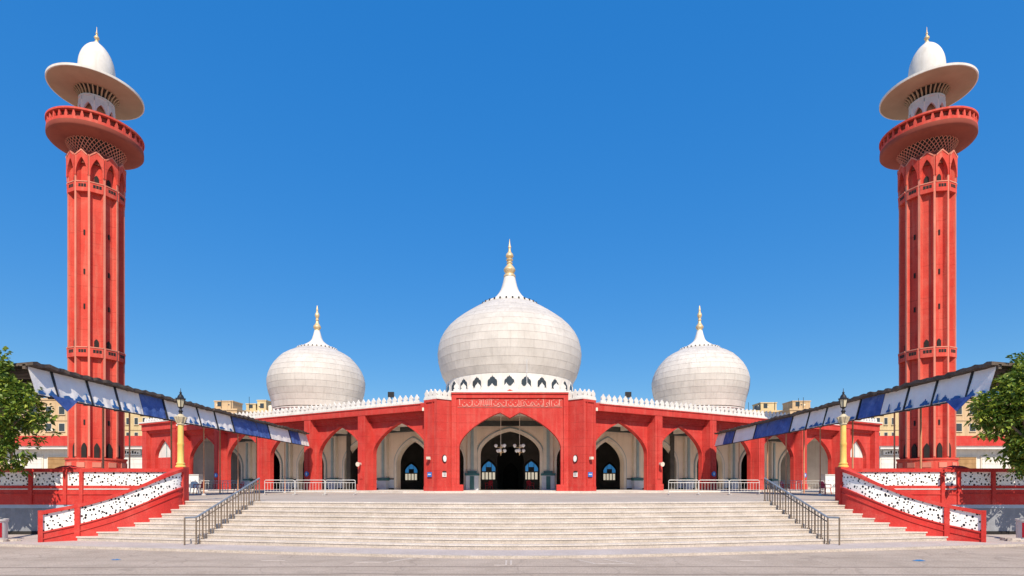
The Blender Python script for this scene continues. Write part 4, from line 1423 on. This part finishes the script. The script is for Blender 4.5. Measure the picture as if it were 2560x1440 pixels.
def terrace_wall(s):
    xin, xout = SIDE[8][0] + 0.2, 27.0
    Y = WALL_Y
    tw = thing("terrace_wall", "red terrace parapet with pierced white panels above a grey base", "wall", (s * 18, Y, PAVE), "terrace parapets")

    def xf(x, y, z):
        return (s * x, Y + y, z)
    MB().box(xin, xout, 0.06, 0.3, -0.02, 1.12, xf).build("base_wall", 'grey', tw)
    MB().box(xin, xout, 0.02, 0.3, 1.12, 1.26, xf).build("base_band", 'bluetrim', tw)
    MB().box(xin, xout, 0.0, 0.3, 1.26, 2.02, xf).build("red_wall", 'redbright', tw)
    MB().box(xin, xout, -0.03, 0.0, 1.66, 1.70, xf).build("ledge", 'redbright', tw)
    MB().box(xin, xout, -0.04, 0.32, 2.56, 2.70, xf).build("coping", 'redbright', tw)
    MB().box(xin, xout, 0.18, 0.21, 2.02, 2.56, xf).build("added_hole_backing", 'grey', tw)  # added sheet, makes the holes of the parapet panels read dark
    posts = [xin + 0.05] + [(1280 - p) * Y / 1400 for p in (204, 163.5, 77, -12)] + [23.6, xout - 0.1]
    for p in posts:
        MB().box(p - 0.07, p + 0.07, -0.045, 0.28, 1.27, 2.565, xf).build("post", 'redbright', tw)
    for a_, b_ in zip(posts[:-1], posts[1:]):
        MB().box(a_ + 0.07, b_ - 0.07, 0.03, 0.05, 2.02, 2.56, xf).build("pierced_panel", 'jali', tw)
        MB().box(a_ + 0.1, b_ - 0.1, -0.02, 0.0, 1.86, 1.9, xf).build("white_strip", 'white', tw)
    # dark strip along the foot and torn paper on the base
    MB().box(xin + 3.2, xout, 0.03, 0.07, PAVE, 0.2, xf).build("dark_foot_strip", 'dark', tw)
    rg = random.Random(3)
    for k in range(7):
        x0 = 18.3 + rg.uniform(-0.35, 0.55)
        z0 = 0.72 + rg.uniform(-0.2, 0.25)
        l, an = rg.uniform(0.1, 0.2), rg.choice((-0.5, 0.6, 0.9, 1.2))
        dx, dz = cos(an) * 0.03, sin(an) * 0.03
        MB().plate([(x0 - dz, z0 + dx), (x0 - dz + l * cos(an + 0.9), z0 + dx + l * sin(an + 0.9)), (x0 + dz + l * cos(an + 0.9), z0 - dx + l * sin(an + 0.9)), (x0 + dz, z0 - dx)], 0.05, 0.061, xf).build("paper_scrap", 'paper', tw)
    # red cloth thrown over the coping
    xa = (1280 - 165) * Y / 1400
    b = MB()
    vs_, fs_ = [], []
    n, m = 16, 8
    for i in range(n + 1):
        for j in range(m + 1):
            u, v = i / n, j / m
            zz = 2.70 + 0.13 * sin(pi * u) ** 0.6 * (0.5 + 0.5 * sin(9 * u + 3 * v) ** 2) * sin(pi * v) ** 0.5
            vs_.append((xa - 0.45 + 0.9 * u, -0.08 + 0.42 * v, zz + 0.006))
    for i in range(n):
        for j in range(m):
            o = i * (m + 1) + j
            fs_.append((o, o + 1, o + m + 2, o + m + 1))
    b.add(vs_, fs_, xf)
    tag(b.build("cloth", 'redbright', None, smooth=True), "crumpled red cloth lying on the coping of the terrace parapet", "cloth", "red cloths on the parapets")


for s in (-1, 1):
    stair_wall(s)
    lamp_column(s)
    terrace_wall(s)


# ------------------------------------------------------------------ canopies
CXX = 18.5


def canopy(s):
    cp = thing("canopy", "long shed roof on thin poles with white and blue banners along its edge", "canopy", (s * CXX, 35, TERR), "canopies beside the steps")

    def xf(x, y, z):
        return (s * x, y, z)
    Y0, Y1 = 21.2, 50.2
    zt = 0.2535 * CXX + EYE
    zb = 0.187 * CXX + EYE
    # corrugated roof
    b = MB()
    n = 150
    vs_, fs_ = [], []
    rg = random.Random(5 + s)
    for i in range(n + 1):
        y = Y0 + (Y1 - Y0) * i / n
        wv = 0.03 * sin(i * 1.9) + 0.025 * sin(i * 0.37) + rg.uniform(-0.012, 0.012)
        edge = CXX - 0.35 + rg.uniform(-0.05, 0.05) * (1 if (i // 5) % 2 else 0.4)
        for (x, z) in ((edge, zt - 0.15), (edge, zt - 0.02), (CXX + 3.6, zt - 0.35), (CXX + 3.6, zt - 0.43)):
            vs_.append((x, y, z + wv))
    for i in range(n):
        for k in range(4):
            k2 = (k + 1) % 4
            fs_.append((i * 4 + k, i * 4 + k2, i * 4 + 4 + k2, i * 4 + 4 + k))
    fs_ += [(3, 2, 1, 0), (n * 4, n * 4 + 1, n * 4 + 2, n * 4 + 3)]
    b.add(vs_, fs_, xf)
    b.build("roof_sheet", 'roofsheet', cp)
    MB().box(CXX - 0.08, CXX + 0.04, Y0, Y1 - 0.1, zt - 0.3, zt - 0.12, xf).build("eave_beam", 'roofsheet', cp)
    MB().box(CXX - 0.37, CXX - 0.31, Y0, Y1 - 0.3, zb - 0.06, zb - 0.01, xf).build("bottom_rail", 'black', cp)
    for k in range(13):
        y = Y0 + 1 + k * 2.2
        MB().box(CXX, CXX + 3.55, y, y + 0.08, zt - 0.62, zt - 0.5, xf).build("rafter", 'roofsheet', cp)

    def yd(px):
        return CXX * 1400 / (1275 - px)
    # banners lean outwards at the foot
    TOP = (CXX - 0.06, zt - 0.16)
    BOT = (CXX - 0.34, zb)

    def ban(u, v, o=0.0, s=s):
        x = BOT[0] + (TOP[0] - BOT[0]) * v - o * 0.95
        z = BOT[1] + (TOP[1] - BOT[1]) * v + o * 0.3
        return (s * x, u, z)
    cuts = [(58, 205, 'w'), (205, 276, 'w'), (276, 338, 'w'), (338, 397, 'b'), (397, 482, 'w'), (482, 526, 'w'), (526, 568, 'w'),
            (568, 631, 'b'), (632, 660, 'b'), (660, 713, 'w'), (713, 738, 'b'), (738, 758, 'w')]
    rg = random.Random(21)
    for (p0, p1, kd) in cuts:
        ya, yb = yd(p0) + 0.02, yd(p1) - 0.02
        b = MB()
        vs_, fs_ = [], []
        n, m = 14, 5
        for side in (0, 1):
            for i in range(n + 1):
                for j in range(m + 1):
                    u = ya + (yb - ya) * i / n
                    v = j / m
                    o = 0.03 * sin(i * 1.3 + p0) * (1 - v) + 0.015 * sin(i * 2.7 + j) * (1 - v)
                    sag = 0.02 * sin(pi * i / n) if j == 0 else 0
                    q = ban(u, v - sag, o + side * 0.012)
                    vs_.append(q)
        K = (n + 1) * (m + 1)
        for i in range(n):
            for j in range(m):
                o = i * (m + 1) + j
                fs_.append((o, o + 1, o + m + 2, o + m + 1))
                fs_.append((K + o, K + o + m + 1, K + o + m + 2, K + o + 1))
        b.add(vs_, fs_)
        bn = b.build("banner", 'bluecloth' if kd == 'b' else 'cloth', cp, smooth=True)
        if kd == 'w' and p0 < 560:
            # blue skyline along the foot of the banner
            L_ = yb - ya
            k = 0
            u = ya + 0.15
            while u < yb - 0.35:
                wd = rg.uniform(0.25, 0.7) * min(1.0, L_ / 3 + 0.3)
                wd = min(wd, yb - 0.05 - u)
                tp = rg.choice(("dome", "tower", "roof"))
                if tp == "dome":
                    o = [(0, 0), (0, 0.12), (0.2, 0.16), (0.3, 0.26), (0.45, 0.32), (0.5, 0.42), (0.55, 0.32), (0.7, 0.26), (0.8, 0.16), (1, 0.12), (1, 0)]
                elif tp == "tower":
                    o = [(0.1, 0), (0.1, 0.18), (0.35, 0.2), (0.4, 0.5), (0.5, 0.62), (0.6, 0.5), (0.62, 0.2), (0.95, 0.12), (0.95, 0)]
                else:
                    o = [(0, 0), (0, 0.14), (0.25, 0.2), (0.6, 0.22), (0.75, 0.12), (1, 0.1), (1, 0)]
                b = MB()
                nn = len(o)
                vv = [ban(u + wd * a_, 0.02 + c_ * 0.62, 0.055) for a_, c_ in o] + [ban(u + wd * a_, 0.02 + c_ * 0.62, 0.035) for a_, c_ in o]
                b.add(vv, [tuple(range(nn)), tuple(range(2 * nn - 1, nn - 1, -1))] + [(i, nn + i, nn + (i + 1) % nn, (i + 1) % nn) for i in range(nn)])
                b.build("skyline_print", 'bluecut', bn)
                u += wd * rg.uniform(1.1, 2.0)
    for p in (117, 205, 276, 397, 482, 526, 568, 660, 713):
        y = yd(p)
        b = MB()
        b.add([ban(y - 0.045, -0.02, 0.06), ban(y + 0.045, -0.02, 0.06), ban(y + 0.045, 1.0, 0.06), ban(y - 0.045, 1.0, 0.06),
               ban(y - 0.045, -0.02, 0.0), ban(y + 0.045, -0.02, 0.0), ban(y + 0.045, 1.0, 0.0), ban(y - 0.045, 1.0, 0.0)],
              [(0, 1, 2, 3), (7, 6, 5, 4), (0, 4, 5, 1), (1, 5, 6, 2), (2, 6, 7, 3), (3, 7, 4, 0)])
        b.build("banner_strut", 'black', cp)
    # poles down to the terrace
    for p in (322, 507, 592, 709):
        y = yd(p)
        po = MB().tube((s * (CXX + 0.06), y, TERR - 0.02), (s * (CXX + 0.06), y, zt - 0.2), 0.036, n=8).build("pole", 'pole', cp)
        MB().lathe([(0.12, TERR - 0.01), (0.12, TERR + 0.05), (0.06, TERR + 0.1)], (s * (CXX + 0.06), y), 10).build("pole_foot", 'metal', po)
    for y in (24.5, 30, 36, 42, 48):
        MB().tube((s * (CXX + 3.4), y, TERR - 0.02), (s * (CXX + 3.4), y, zt - 0.4), 0.05, n=8).build("pole", 'pole', cp)
    # loose blue tarpaulin at the near end
    b = MB()
    b.add([ban(yd(96), 0.02, 0.1), ban(yd(165), 0.0, 0.1), ban(yd(128), -0.5, 0.1), ban(yd(96), 0.02, 0.085), ban(yd(165), 0.0, 0.085), ban(yd(128), -0.5, 0.085)],
          [(0, 1, 2), (5, 4, 3), (0, 3, 4, 1), (1, 4, 5, 2), (2, 5, 3, 0)])
    b.build("tarpaulin", 'bluecloth', cp)


for s in (-1, 1):
    canopy(s)


# ------------------------------------------------------------------ handrails
def handrail(s):
    p0, p1 = Vector((s * 10.5, 18.62)), Vector((s * 9.75, 21.6))
    hr = thing("handrail", "sloping steel handrail with slim balusters running up the steps", "handrail", (p0.x, p0.y, PAVE), "stair handrails")

    def ground(p):
        d = p.y - bow(p.x) - ST_D
        i = int(math.floor(d / GOING)) + 1 if d >= 0 else 0
        return PAVE + RISE * max(0, min(9, i))
    z0, z1 = PAVE + 0.9, TERR + 0.88
    n = 22

    def railz(u):
        return z0 + (z1 - z0) * u
    a = Vector((p0.x, p0.y, railz(0)))
    c = Vector((p1.x, p1.y, railz(1)))
    ext = Vector((p0.x - s * -0.02 + s * 0.22, p0.y - 0.25, railz(0) - 0.0))
    MB().path([ext, a, c], 0.032, 8).build("top_rail", 'bluerail', hr)
    MB().path([a - Vector((0, 0, 0.16)), c - Vector((0, 0, 0.16))], 0.018, 6).build("mid_rail", 'baluster', hr)
    g = Vector((ext.x, ext.y, 0))
    MB().tube((ext.x, ext.y, PAVE - 0.01), (ext.x, ext.y, ext.z), 0.026).build("newel", 'baluster', hr)
    for k in range(n + 1):
        u = k / n
        p = p0 + (p1 - p0) * u
        z = ground(p)
        big = k % 2 == 0
        po = MB().tube((p.x, p.y, z - 0.01), (p.x, p.y, railz(u)), 0.028 if big else 0.017).build("baluster", 'baluster', hr)
        if big:
            MB().lathe([(0.05, z - 0.01), (0.05, z + 0.03), (0.03, z + 0.06)], (p.x, p.y), 8).build("foot_plate", 'baluster', po)


for s in (-1, 1):
    handrail(s)


# ------------------------------------------------------------------ barriers and chairs on the terrace
def barrier_parts():
    parts = []
    L_ = 1.84
    b = MB()
    fr = [(-L_ / 2, 0, 0.06), (-L_ / 2, 0, 0.86), (-L_ / 2 + 0.06, 0, 0.92), (L_ / 2 - 0.06, 0, 0.92), (L_ / 2, 0, 0.86), (L_ / 2, 0, 0.06)]
    b.path(fr, 0.02)
    b.tube((-L_ / 2, 0, 0.2), (L_ / 2, 0, 0.2), 0.02)
    b.tube((-L_ / 2, 0, 0.76), (L_ / 2, 0, 0.76), 0.016)
    parts.append(("frame", b))
    for k in range(9):
        x = -L_ / 2 + L_ * (k + 1) / 10
        parts.append(("bar", MB().tube((x, 0, 0.2), (x, 0, 0.76), 0.011, n=6)))
    for x in (-L_ / 2 + 0.02, L_ / 2 - 0.02):
        parts.append(("foot", MB().path([(x, -0.28, 0.012), (x, -0.2, 0.04), (x, 0.2, 0.04), (x, 0.28, 0.012)], 0.022, 6)))
    return [(n, b.mesh(n)) for n, b in parts]


BP = barrier_parts()
for n, me in BP:
    me.materials.append(M['metal'])


def put(parts, name, loc, rz, label, cat, group, scale=1.0):
    o = thing(name, label, cat, loc, group)
    o.rotation_euler.z = rz
    o.scale = (scale,) * 3
    for n, me in parts:
        c = bpy.data.objects.new(n, me)
        COL.objects.link(c)
        c.parent = o
    return o


rg = random.Random(7)
for s in (-1, 1):
    for k in range(3):
        put(BP, "barrier", (s * (10.6 + k * 1.9), 34.6 + 0.05 * k, TERR), rg.uniform(-0.04, 0.04),
            "grey tubular crowd barrier in the row in front of the arcade", "barrier", "crowd barriers")
    for k in range(2):
        put(BP, "barrier", (s * (20.4 + k * 2.0), 41.5 + 0.6 * k, TERR), s * -0.45 + rg.uniform(-0.05, 0.05),
            "grey tubular crowd barrier beyond the canopy poles, before the far arches", "barrier", "far crowd barriers")


def chair_parts(m):
    ps = []
    b = MB()
    b.add([(-0.22, -0.22, 0.44), (0.22, -0.22, 0.44), (0.2, 0.2, 0.42), (-0.2, 0.2, 0.42), (-0.22, -0.22, 0.41), (0.22, -0.22, 0.41), (0.2, 0.2, 0.39), (-0.2, 0.2, 0.39)],
          [(0, 1, 2, 3), (7, 6, 5, 4), (0, 4, 5, 1), (1, 5, 6, 2), (2, 6, 7, 3), (3, 7, 4, 0)])
    ps.append(("seat", b))
    out = [(-0.21, 0.42), (0.21, 0.42), (0.24, 0.7), (0.2, 0.84), (0.1, 0.88), (-0.1, 0.88), (-0.2, 0.84), (-0.24, 0.7)]
    b = MB().plate(out, 0.2, 0.225, lambda x, y, z: (x, y + (z - 0.42) * 0.22, z))
    ps.append(("backrest", b))
    for sx in (-1, 1):
        b = MB()
        b.path([(sx * 0.25, -0.24, 0.42), (sx * 0.27, -0.22, 0.64), (sx * 0.27, 0.24, 0.66)], 0.024, 6)
        ps.append(("armrest", b))
        for sy in (-1, 1):
            ps.append(("leg", MB().tube((sx * 0.27, sy * 0.26, 0.0), (sx * 0.21, sy * 0.2, 0.43), 0.022, 0.032, 6)))
    r = [(n, b.mesh(n)) for n, b in ps]
    for n, me in r:
        me.materials.append(M[m])
    return r


CR, CW = chair_parts('chair'), chair_parts('chairw')
for s in (-1, 1):
    for (px, D, nm, lab) in ((494, 38.0, 'chair', "red plastic armchair on the terrace, nearer the yellow lamp column"),
                             (594, 42.0, 'chair', "red plastic armchair on the terrace between canopy pole and handrail")):
        X = (1277 - px) * D / 1400
        put(CR, nm, (s * X, D, TERR), s * 0.4 + rg.uniform(-0.3, 0.3), lab, "chair", "red chairs " + ("by the lamp columns" if px < 500 else "by the canopy poles"))
    X = 1.95 if s < 0 else 1.85
    put(CR, "chair", (CX + s * X, 51.6, FL), s * 0.5, "red plastic armchair just inside the great inner arch of the gate", "chair", "red chairs inside the gate")
    put(CW, "chair", (s * 22.3, 39.3, TERR), s * -0.5, "white plastic armchair on the terrace behind the lamp column", "chair", "white chairs")
    # white drinking water cabinet with two taps
    X = s * 24.3
    wc = thing("water_cabinet", "white drinking water cabinet with steel tray behind the lamp column", "cabinet", (X, 43.0, TERR), "water cabinets")
    MB().box(X - 0.4, X + 0.4, 42.7, 43.3, TERR + 0.05, TERR + 1.35).build("body", 'chairw', wc)
    MB().box(X - 0.44, X + 0.44, 42.66, 43.34, TERR + 1.35, TERR + 1.43).build("lid", 'metal', wc)
    MB().box(X - 0.42, X + 0.42, 42.45, 42.7, TERR + 0.68, TERR + 0.74).build("tray", 'metal', wc)
    for dx in (-0.18, 0.18):
        MB().path([(X + dx, 42.7, TERR + 1.0), (X + dx, 42.58, TERR + 1.0), (X + dx, 42.57, TERR + 0.9)], 0.02, 6).build("tap", 'metal', wc)
    for dx in (-0.34, 0.34):
        for dy in (-0.24, 0.24):
            MB().tube((X + dx, 43 + dy, TERR), (X + dx, 43 + dy, TERR + 0.06), 0.03).build("foot", 'black', wc)


# ------------------------------------------------------------------ trees
def tree(s, seed):
    rg = random.Random(seed)
    bx, by = s * 18.35, 19.9
    tr = thing("tree", "leafy green roadside tree growing from a painted drum beside the terrace wall", "tree", (bx, by, PAVE), "roadside trees")
    pts = [(bx, by, PAVE + 0.5), (bx + s * 0.22, by + 0.1, 1.5), (bx + s * 0.4, by + 0.25, 2.4), (bx + s * 0.4, by + 0.4, 3.6), (bx + s * 0.2, by + 0.5, 5.0)]
    rr = [0.15, 0.13, 0.12, 0.09, 0.05]
    b = MB()
    for i in range(4):
        b.tube(pts[i], pts[i + 1], rr[i], rr[i + 1], 10)
    trunk = b.build("trunk", 'bark', tr, smooth=True)
    lobes = []
    C0 = Vector((s * 19.45, 20.75, 4.75))
    # crown lobes (offset from C0; radius); first axis points towards the stairs
    base = [(0.75, 0, 0.45, 1.0), (1.1, 0, -0.3, 0.95), (0.2, -0.4, 1.25, 0.8), (0.6, 0.1, -1.25, 0.85), (-0.2, 0.2, 0.2, 1.35),
            (-0.9, 0, 0.9, 1.1), (-1.0, -0.2, -0.6, 1.15), (0.1, -0.7, -0.1, 1.1), (0.2, 0.7, 0.3, 1.1), (0.0, 0, -1.3, 0.9), (-0.3, 0.2, 1.5, 0.8),
            (1.5, 0.1, 0.1, 0.6), (0.35, -0.1, 1.75, 0.45), (0.5, -0.3, -1.75, 0.6), (-0.4, -0.4, -1.6, 0.8), (0.3, -0.9, 0.7, 0.8), (0.6, -0.8, -0.8, 0.75)]
    for (dx, dy, dz, r) in base:
        lobes.append((C0 + Vector((-s * dx, dy, dz)), r))
    for (c, r) in lobes:
        MB().tube(pts[3] if c.z > 3.6 else pts[2], tuple(c), 0.05, 0.015, 6).build("limb", 'bark', trunk)
    V, F = [], []
    # twig clusters spread through the lobes, leaves around each
    for (c, r) in lobes:
        r *= 1.03
        ncl = int(150 * r * r)
        for _ in range(ncl):
            d = Vector((rg.gauss(0, 1), rg.gauss(0, 1), rg.gauss(0, 1))).normalized()
            q = c + d * r * (rg.random() ** 0.35) * rg.uniform(0.85, 1.25)
            if noise.noise(q * 1.35 + Vector((seed, 0, 0))) < 0.0:
                continue
            nl = rg.randint(9, 15)
            axis = (d + Vector((0, 0, 0.3))).normalized()
            for _ in range(nl):
                ld = (axis * 0.7 + Vector((rg.gauss(0, 1), rg.gauss(0, 1), rg.gauss(0, 0.7)))).normalized()
                p = q + ld * rg.uniform(0.03, 0.16)
                ln = rg.uniform(0.12, 0.24)
                wd = ln * rg.uniform(0.24, 0.36)
                up = Vector((rg.gauss(0, 0.5), rg.gauss(0, 0.5), 1)).normalized()
                side = ld.cross(up)
                if side.length < 0.05:
                    continue
                side.normalize()
                nrm = side.cross(ld)
                tip = p + ld * ln - Vector((0, 0, ln * 0.25))
                mid = p + ld * ln * 0.5 + nrm * ln * 0.08
                o = len(V)
                V += [tuple(p), tuple(mid + side * wd), tuple(tip), tuple(mid - side * wd)]
                F.append((o, o + 1, o + 2, o + 3))
    b = MB()
    b.v, b.f = V, F
    b.build("crown", 'leaf', tr, recalc=False)
    # painted drum and stones at the foot
    dr = thing("planter_drum", "red and white painted drum round the foot of the roadside tree", "planter", (bx, by, PAVE), "painted planter drums")
    MB().lathe([(0.36, PAVE + 0.0), (0.36, PAVE + 0.04), (0.33, PAVE + 0.06), (0.33, PAVE + 0.68), (0.36, PAVE + 0.7), (0.36, PAVE + 0.76), (0.3, PAVE + 0.76), (0.3, PAVE + 0.62)], (bx, by), 28).build("drum", 'white', dr, smooth=True)
    b = MB()
    vs_, fs_ = [], []
    m = 10
    a_c = atan2(-1, -0.55 * s)
    for i in range(m + 1):
        a = a_c - 0.75 + 1.5 * i / m
        for z in (PAVE + 0.12, PAVE + 0.64):
            for r in (0.328, 0.338):
                vs_.append((bx + r * cos(a), by + r * sin(a), z))
    for i in range(m):
        o, p = i * 4, i * 4 + 4
        fs_ += [(o + 1, p + 1, p + 3, o + 3), (o, o + 2, p + 2, p), (o, p, p + 1, o + 1), (o + 2, o + 3, p + 3, p + 2)]
    fs_ += [(0, 1, 3, 2), (m * 4, m * 4 + 2, m * 4 + 3, m * 4 + 1)]
    b.add(vs_, fs_)
    b.build("red_panel", 'chair', dr)
    MB().lathe([(0.3, PAVE + 0.6), (0.02, PAVE + 0.64)], (bx, by), 20).build("soil", 'bark', dr)
    for k in range(5):
        a = rg.uniform(0, 6.28)
        q = Vector((bx + s * -0.15 + 0.62 * cos(a), by - 0.1 + 0.4 * sin(a), PAVE))
        w_, h_ = rg.uniform(0.12, 0.26), rg.uniform(0.06, 0.12)
        b = MB()
        out = [(q.x + w_ * cos(t) * rg.uniform(0.75, 1.1), q.y + w_ * 0.7 * sin(t) * rg.uniform(0.75, 1.1)) for t in [j * pi / 4 for j in range(8)]]
        b.prism(out, PAVE - 0.01, PAVE + h_)
        tag(b.build("stone", 'stone'), "loose grey kerb stone lying at the foot of the painted drum", "stone", "loose stones by the drums")


tree(-1, 31)
tree(1, 77)


# ------------------------------------------------------------------ litter on the road
def litter(px, D, sc, label):
    X = PX(px, D)
    b = MB()
    vs_, fs_ = [], []
    n, m = 12, 6
    for i in range(n + 1):
        for j in range(m + 1):
            u, v = i / n - 0.5, j / m - 0.5
            r = 1 - (2 * abs(u)) ** 2
            z = 0.006 + 0.1 * sc * max(0, (0.25 - u * u - v * v)) * (2.2 + 1.4 * sin(13 * u + 5 * v) + sin(21 * v))
            vs_.append((X + u * sc, D + v * sc * 0.6 * (0.5 + 0.5 * r), max(z, 0.006)))
    for i in range(n):
        for j in range(m):
            o = i * (m + 1) + j
            fs_.append((o, o + m + 1, o + m + 2, o + 1))
    b.add(vs_, fs_)
    tag(b.build("plastic_bag", 'bluebag', None, smooth=False), label, "bag")


litter(290, 15.3, 0.24, "small crumpled blue plastic bag lying on the road")
litter(2298, 15.1, 0.32, "larger crumpled blue plastic bag lying on the road")


# ------------------------------------------------------------------ background buildings
def building(px0, px1, ytop_, D, depth, m, label, storeys, bays, extra=None, group=None):
    x0, x1 = PX(px0, D), PX(px1, D)
    zt = PZ(ytop_, D)
    z0 = TERR - 0.02
    bd = thing("building", label, "building", ((x0 + x1) / 2, D, z0), group)
    MB().box(x0, x1, D, D + depth, z0, zt).build("wall", m, bd)
    MB().box(x0 - 0.15, x1 + 0.15, D - 0.15, D + depth + 0.15, zt, zt + 0.35).build("parapet", m, bd)
    sh = (zt - z0 - 0.6) / storeys
    bw = (x1 - x0) / bays
    rg = random.Random(int(px0))
    for i in range(storeys):
        za = z0 + i * sh + sh * 0.35
        for j in range(bays):
            xa = x0 + j * bw + bw * 0.28
            w_ = bw * 0.42
            wn = MB().box(xa - 0.07, xa + w_ + 0.07, D - 0.06, D + 0.02, za - 0.08, za + sh * 0.45 + 0.08).build("window", 'cream', bd)
            MB().box(xa, xa + w_, D - 0.075, D - 0.05, za, za + sh * 0.45).build("pane", 'pane', wn)
            MB().box(xa - 0.12, xa + w_ + 0.12, D - 0.2, D, za - 0.16, za - 0.08).build("sill", m, wn)
            if rg.random() < 0.3:
                MB().box(xa + w_ + 0.15, xa + w_ + 0.75, D - 0.4, D, za, za + 0.45).build("air_conditioner", 'cream', wn)
        if i:
            MB().box(x0 - 0.05, x1 + 0.05, D - 0.12, D, z0 + i * sh - 0.1, z0 + i * sh + 0.1).build("string_course", m, bd)
    for q in range(2):
        xt = x0 + (x1 - x0) * rg.uniform(0.15, 0.85)
        tk = MB().lathe([(0.6, zt + 0.3), (0.62, zt + 1.3), (0.5, zt + 1.5), (0.12, zt + 1.6)], (xt, D + 1.2), 14).build("water_tank", 'pane' if q else 'cream', bd, smooth=True)
        xa = x0 + (x1 - x0) * rg.uniform(0.1, 0.9)
        MB().tube((xa, D + 0.5, zt + 0.2), (xa, D + 0.5, zt + rg.uniform(1.8, 3.4)), 0.05).build("antenna", 'pane', bd)
    if extra:
        for (a, c, y_) in extra:
            xa, xb = PX(a, D), PX(c, D)
            tw = MB().box(xa, xb, D + 0.6, D + 0.6 + min(4, depth - 1), zt + 0.3, PZ(y_, D)).build("roof_room", m, bd)
            MB().box(xa - 0.1, xb + 0.1, D + 0.5, D + 0.7 + min(4, depth - 1), PZ(y_, D), PZ(y_, D) + 0.2).build("roof_slab", m, tw)
            MB().box(xa + 0.6, xa + 1.4, D + 0.55, D + 0.62, zt + 0.9, zt + 1.9).build("pane", 'pane', tw)
    return bd


G1, G2, G3 = "sand blocks behind the arcade", "ochre blocks at the arcade ends", "tan blocks behind the trees"
building(528, 592, 1026, 110, 9, 'tan', "sand coloured flat block with one square roof room behind the arcade", 5, 3, [(532, 578, 1003)], G1)
building(600, 700, 1030, 118, 9, 'ochre', "ochre block with two stepped roof rooms close beside a side dome", 5, 4, [(612, 636, 1010), (640, 662, 1001)])
building(1975, 2040, 1026, 110, 9, 'tan', "sand coloured flat block with one square roof room behind the arcade", 5, 3, [(1985, 2030, 1003)], G1)
building(1862, 1968, 1030, 118, 9, 'ochre', "ochre block with one long low roof room beside a side dome", 5, 4, [(1905, 1945, 1007)])
building(-60, 172, 1000, 105, 12, 'tan', "tan apartment block seen between tree and minaret", 5, 7, None, G3)
building(290, 372, 1030, 112, 10, 'ochre', "ochre apartment block between minaret and arcade end", 5, 4, None, G2)
building(2186, 2262, 1030, 112, 10, 'ochre', "ochre apartment block between minaret and arcade end", 5, 4, None, G2)
building(2380, 2620, 1000, 105, 12, 'tan', "tan apartment block seen between tree and minaret", 5, 7, None, G3)


def shop_row(s):
    D = 74.0
    x0, x1 = 48.0, 67.0
    sr = thing("shop_row", "white shop building with red parapet band behind the minaret", "building", (s * 58, D, TERR - 0.02), "white shop buildings")

    def xf(x, y, z):
        return (s * x, D + y, z)
    MB().box(x0, x1, 0, 8, TERR - 0.02, 7.2, xf).build("wall", 'white', sr)
    MB().box(x0 - 0.1, x1 + 0.1, -0.25, 8.1, 7.2, 8.5, xf).build("parapet_band", 'red', sr)
    MB().box(x0 - 0.1, x1 + 0.1, -1.2, 0, 6.7, 6.9, xf).build("sunshade", 'white', sr)
    for (a, c, m) in ((48.7, 51.8, 'white'), (55.8, 57.9, 'brownpanel'), (58.3, 61.2, 'brownpanel'), (62, 65.5, 'white')):
        fr = MB().box(a - 0.15, c + 0.15, -0.12, 0.0, TERR, 5.9, xf).build("shutter_frame", 'cream', sr)
        MB().box(a, c, -0.16, -0.1, TERR + 0.1, 5.7, xf).build("shutter", m, fr)
        for k in range(7):
            MB().box(a, c, -0.19, -0.155, TERR + 0.4 + 0.6 * k, TERR + 0.46 + 0.6 * k, xf).build("shutter_slat", m, fr)
    for (a, c) in ((52.3, 54.8), (48.9, 51.2)):
        sg = MB().box(a, c, -0.3, -0.1, 6.0, 6.6, xf).build("signboard", 'paper', sr)
        b = MB()
        for k in range(6):
            b.box(a + 0.25 + 0.33 * k, a + 0.45 + 0.33 * k, -0.32, -0.29, 6.15, 6.3 + 0.12 * (k % 3), xf)
        b.build("lettering", 'dark', sg)


for s in (-1, 1):
    shop_row(s)
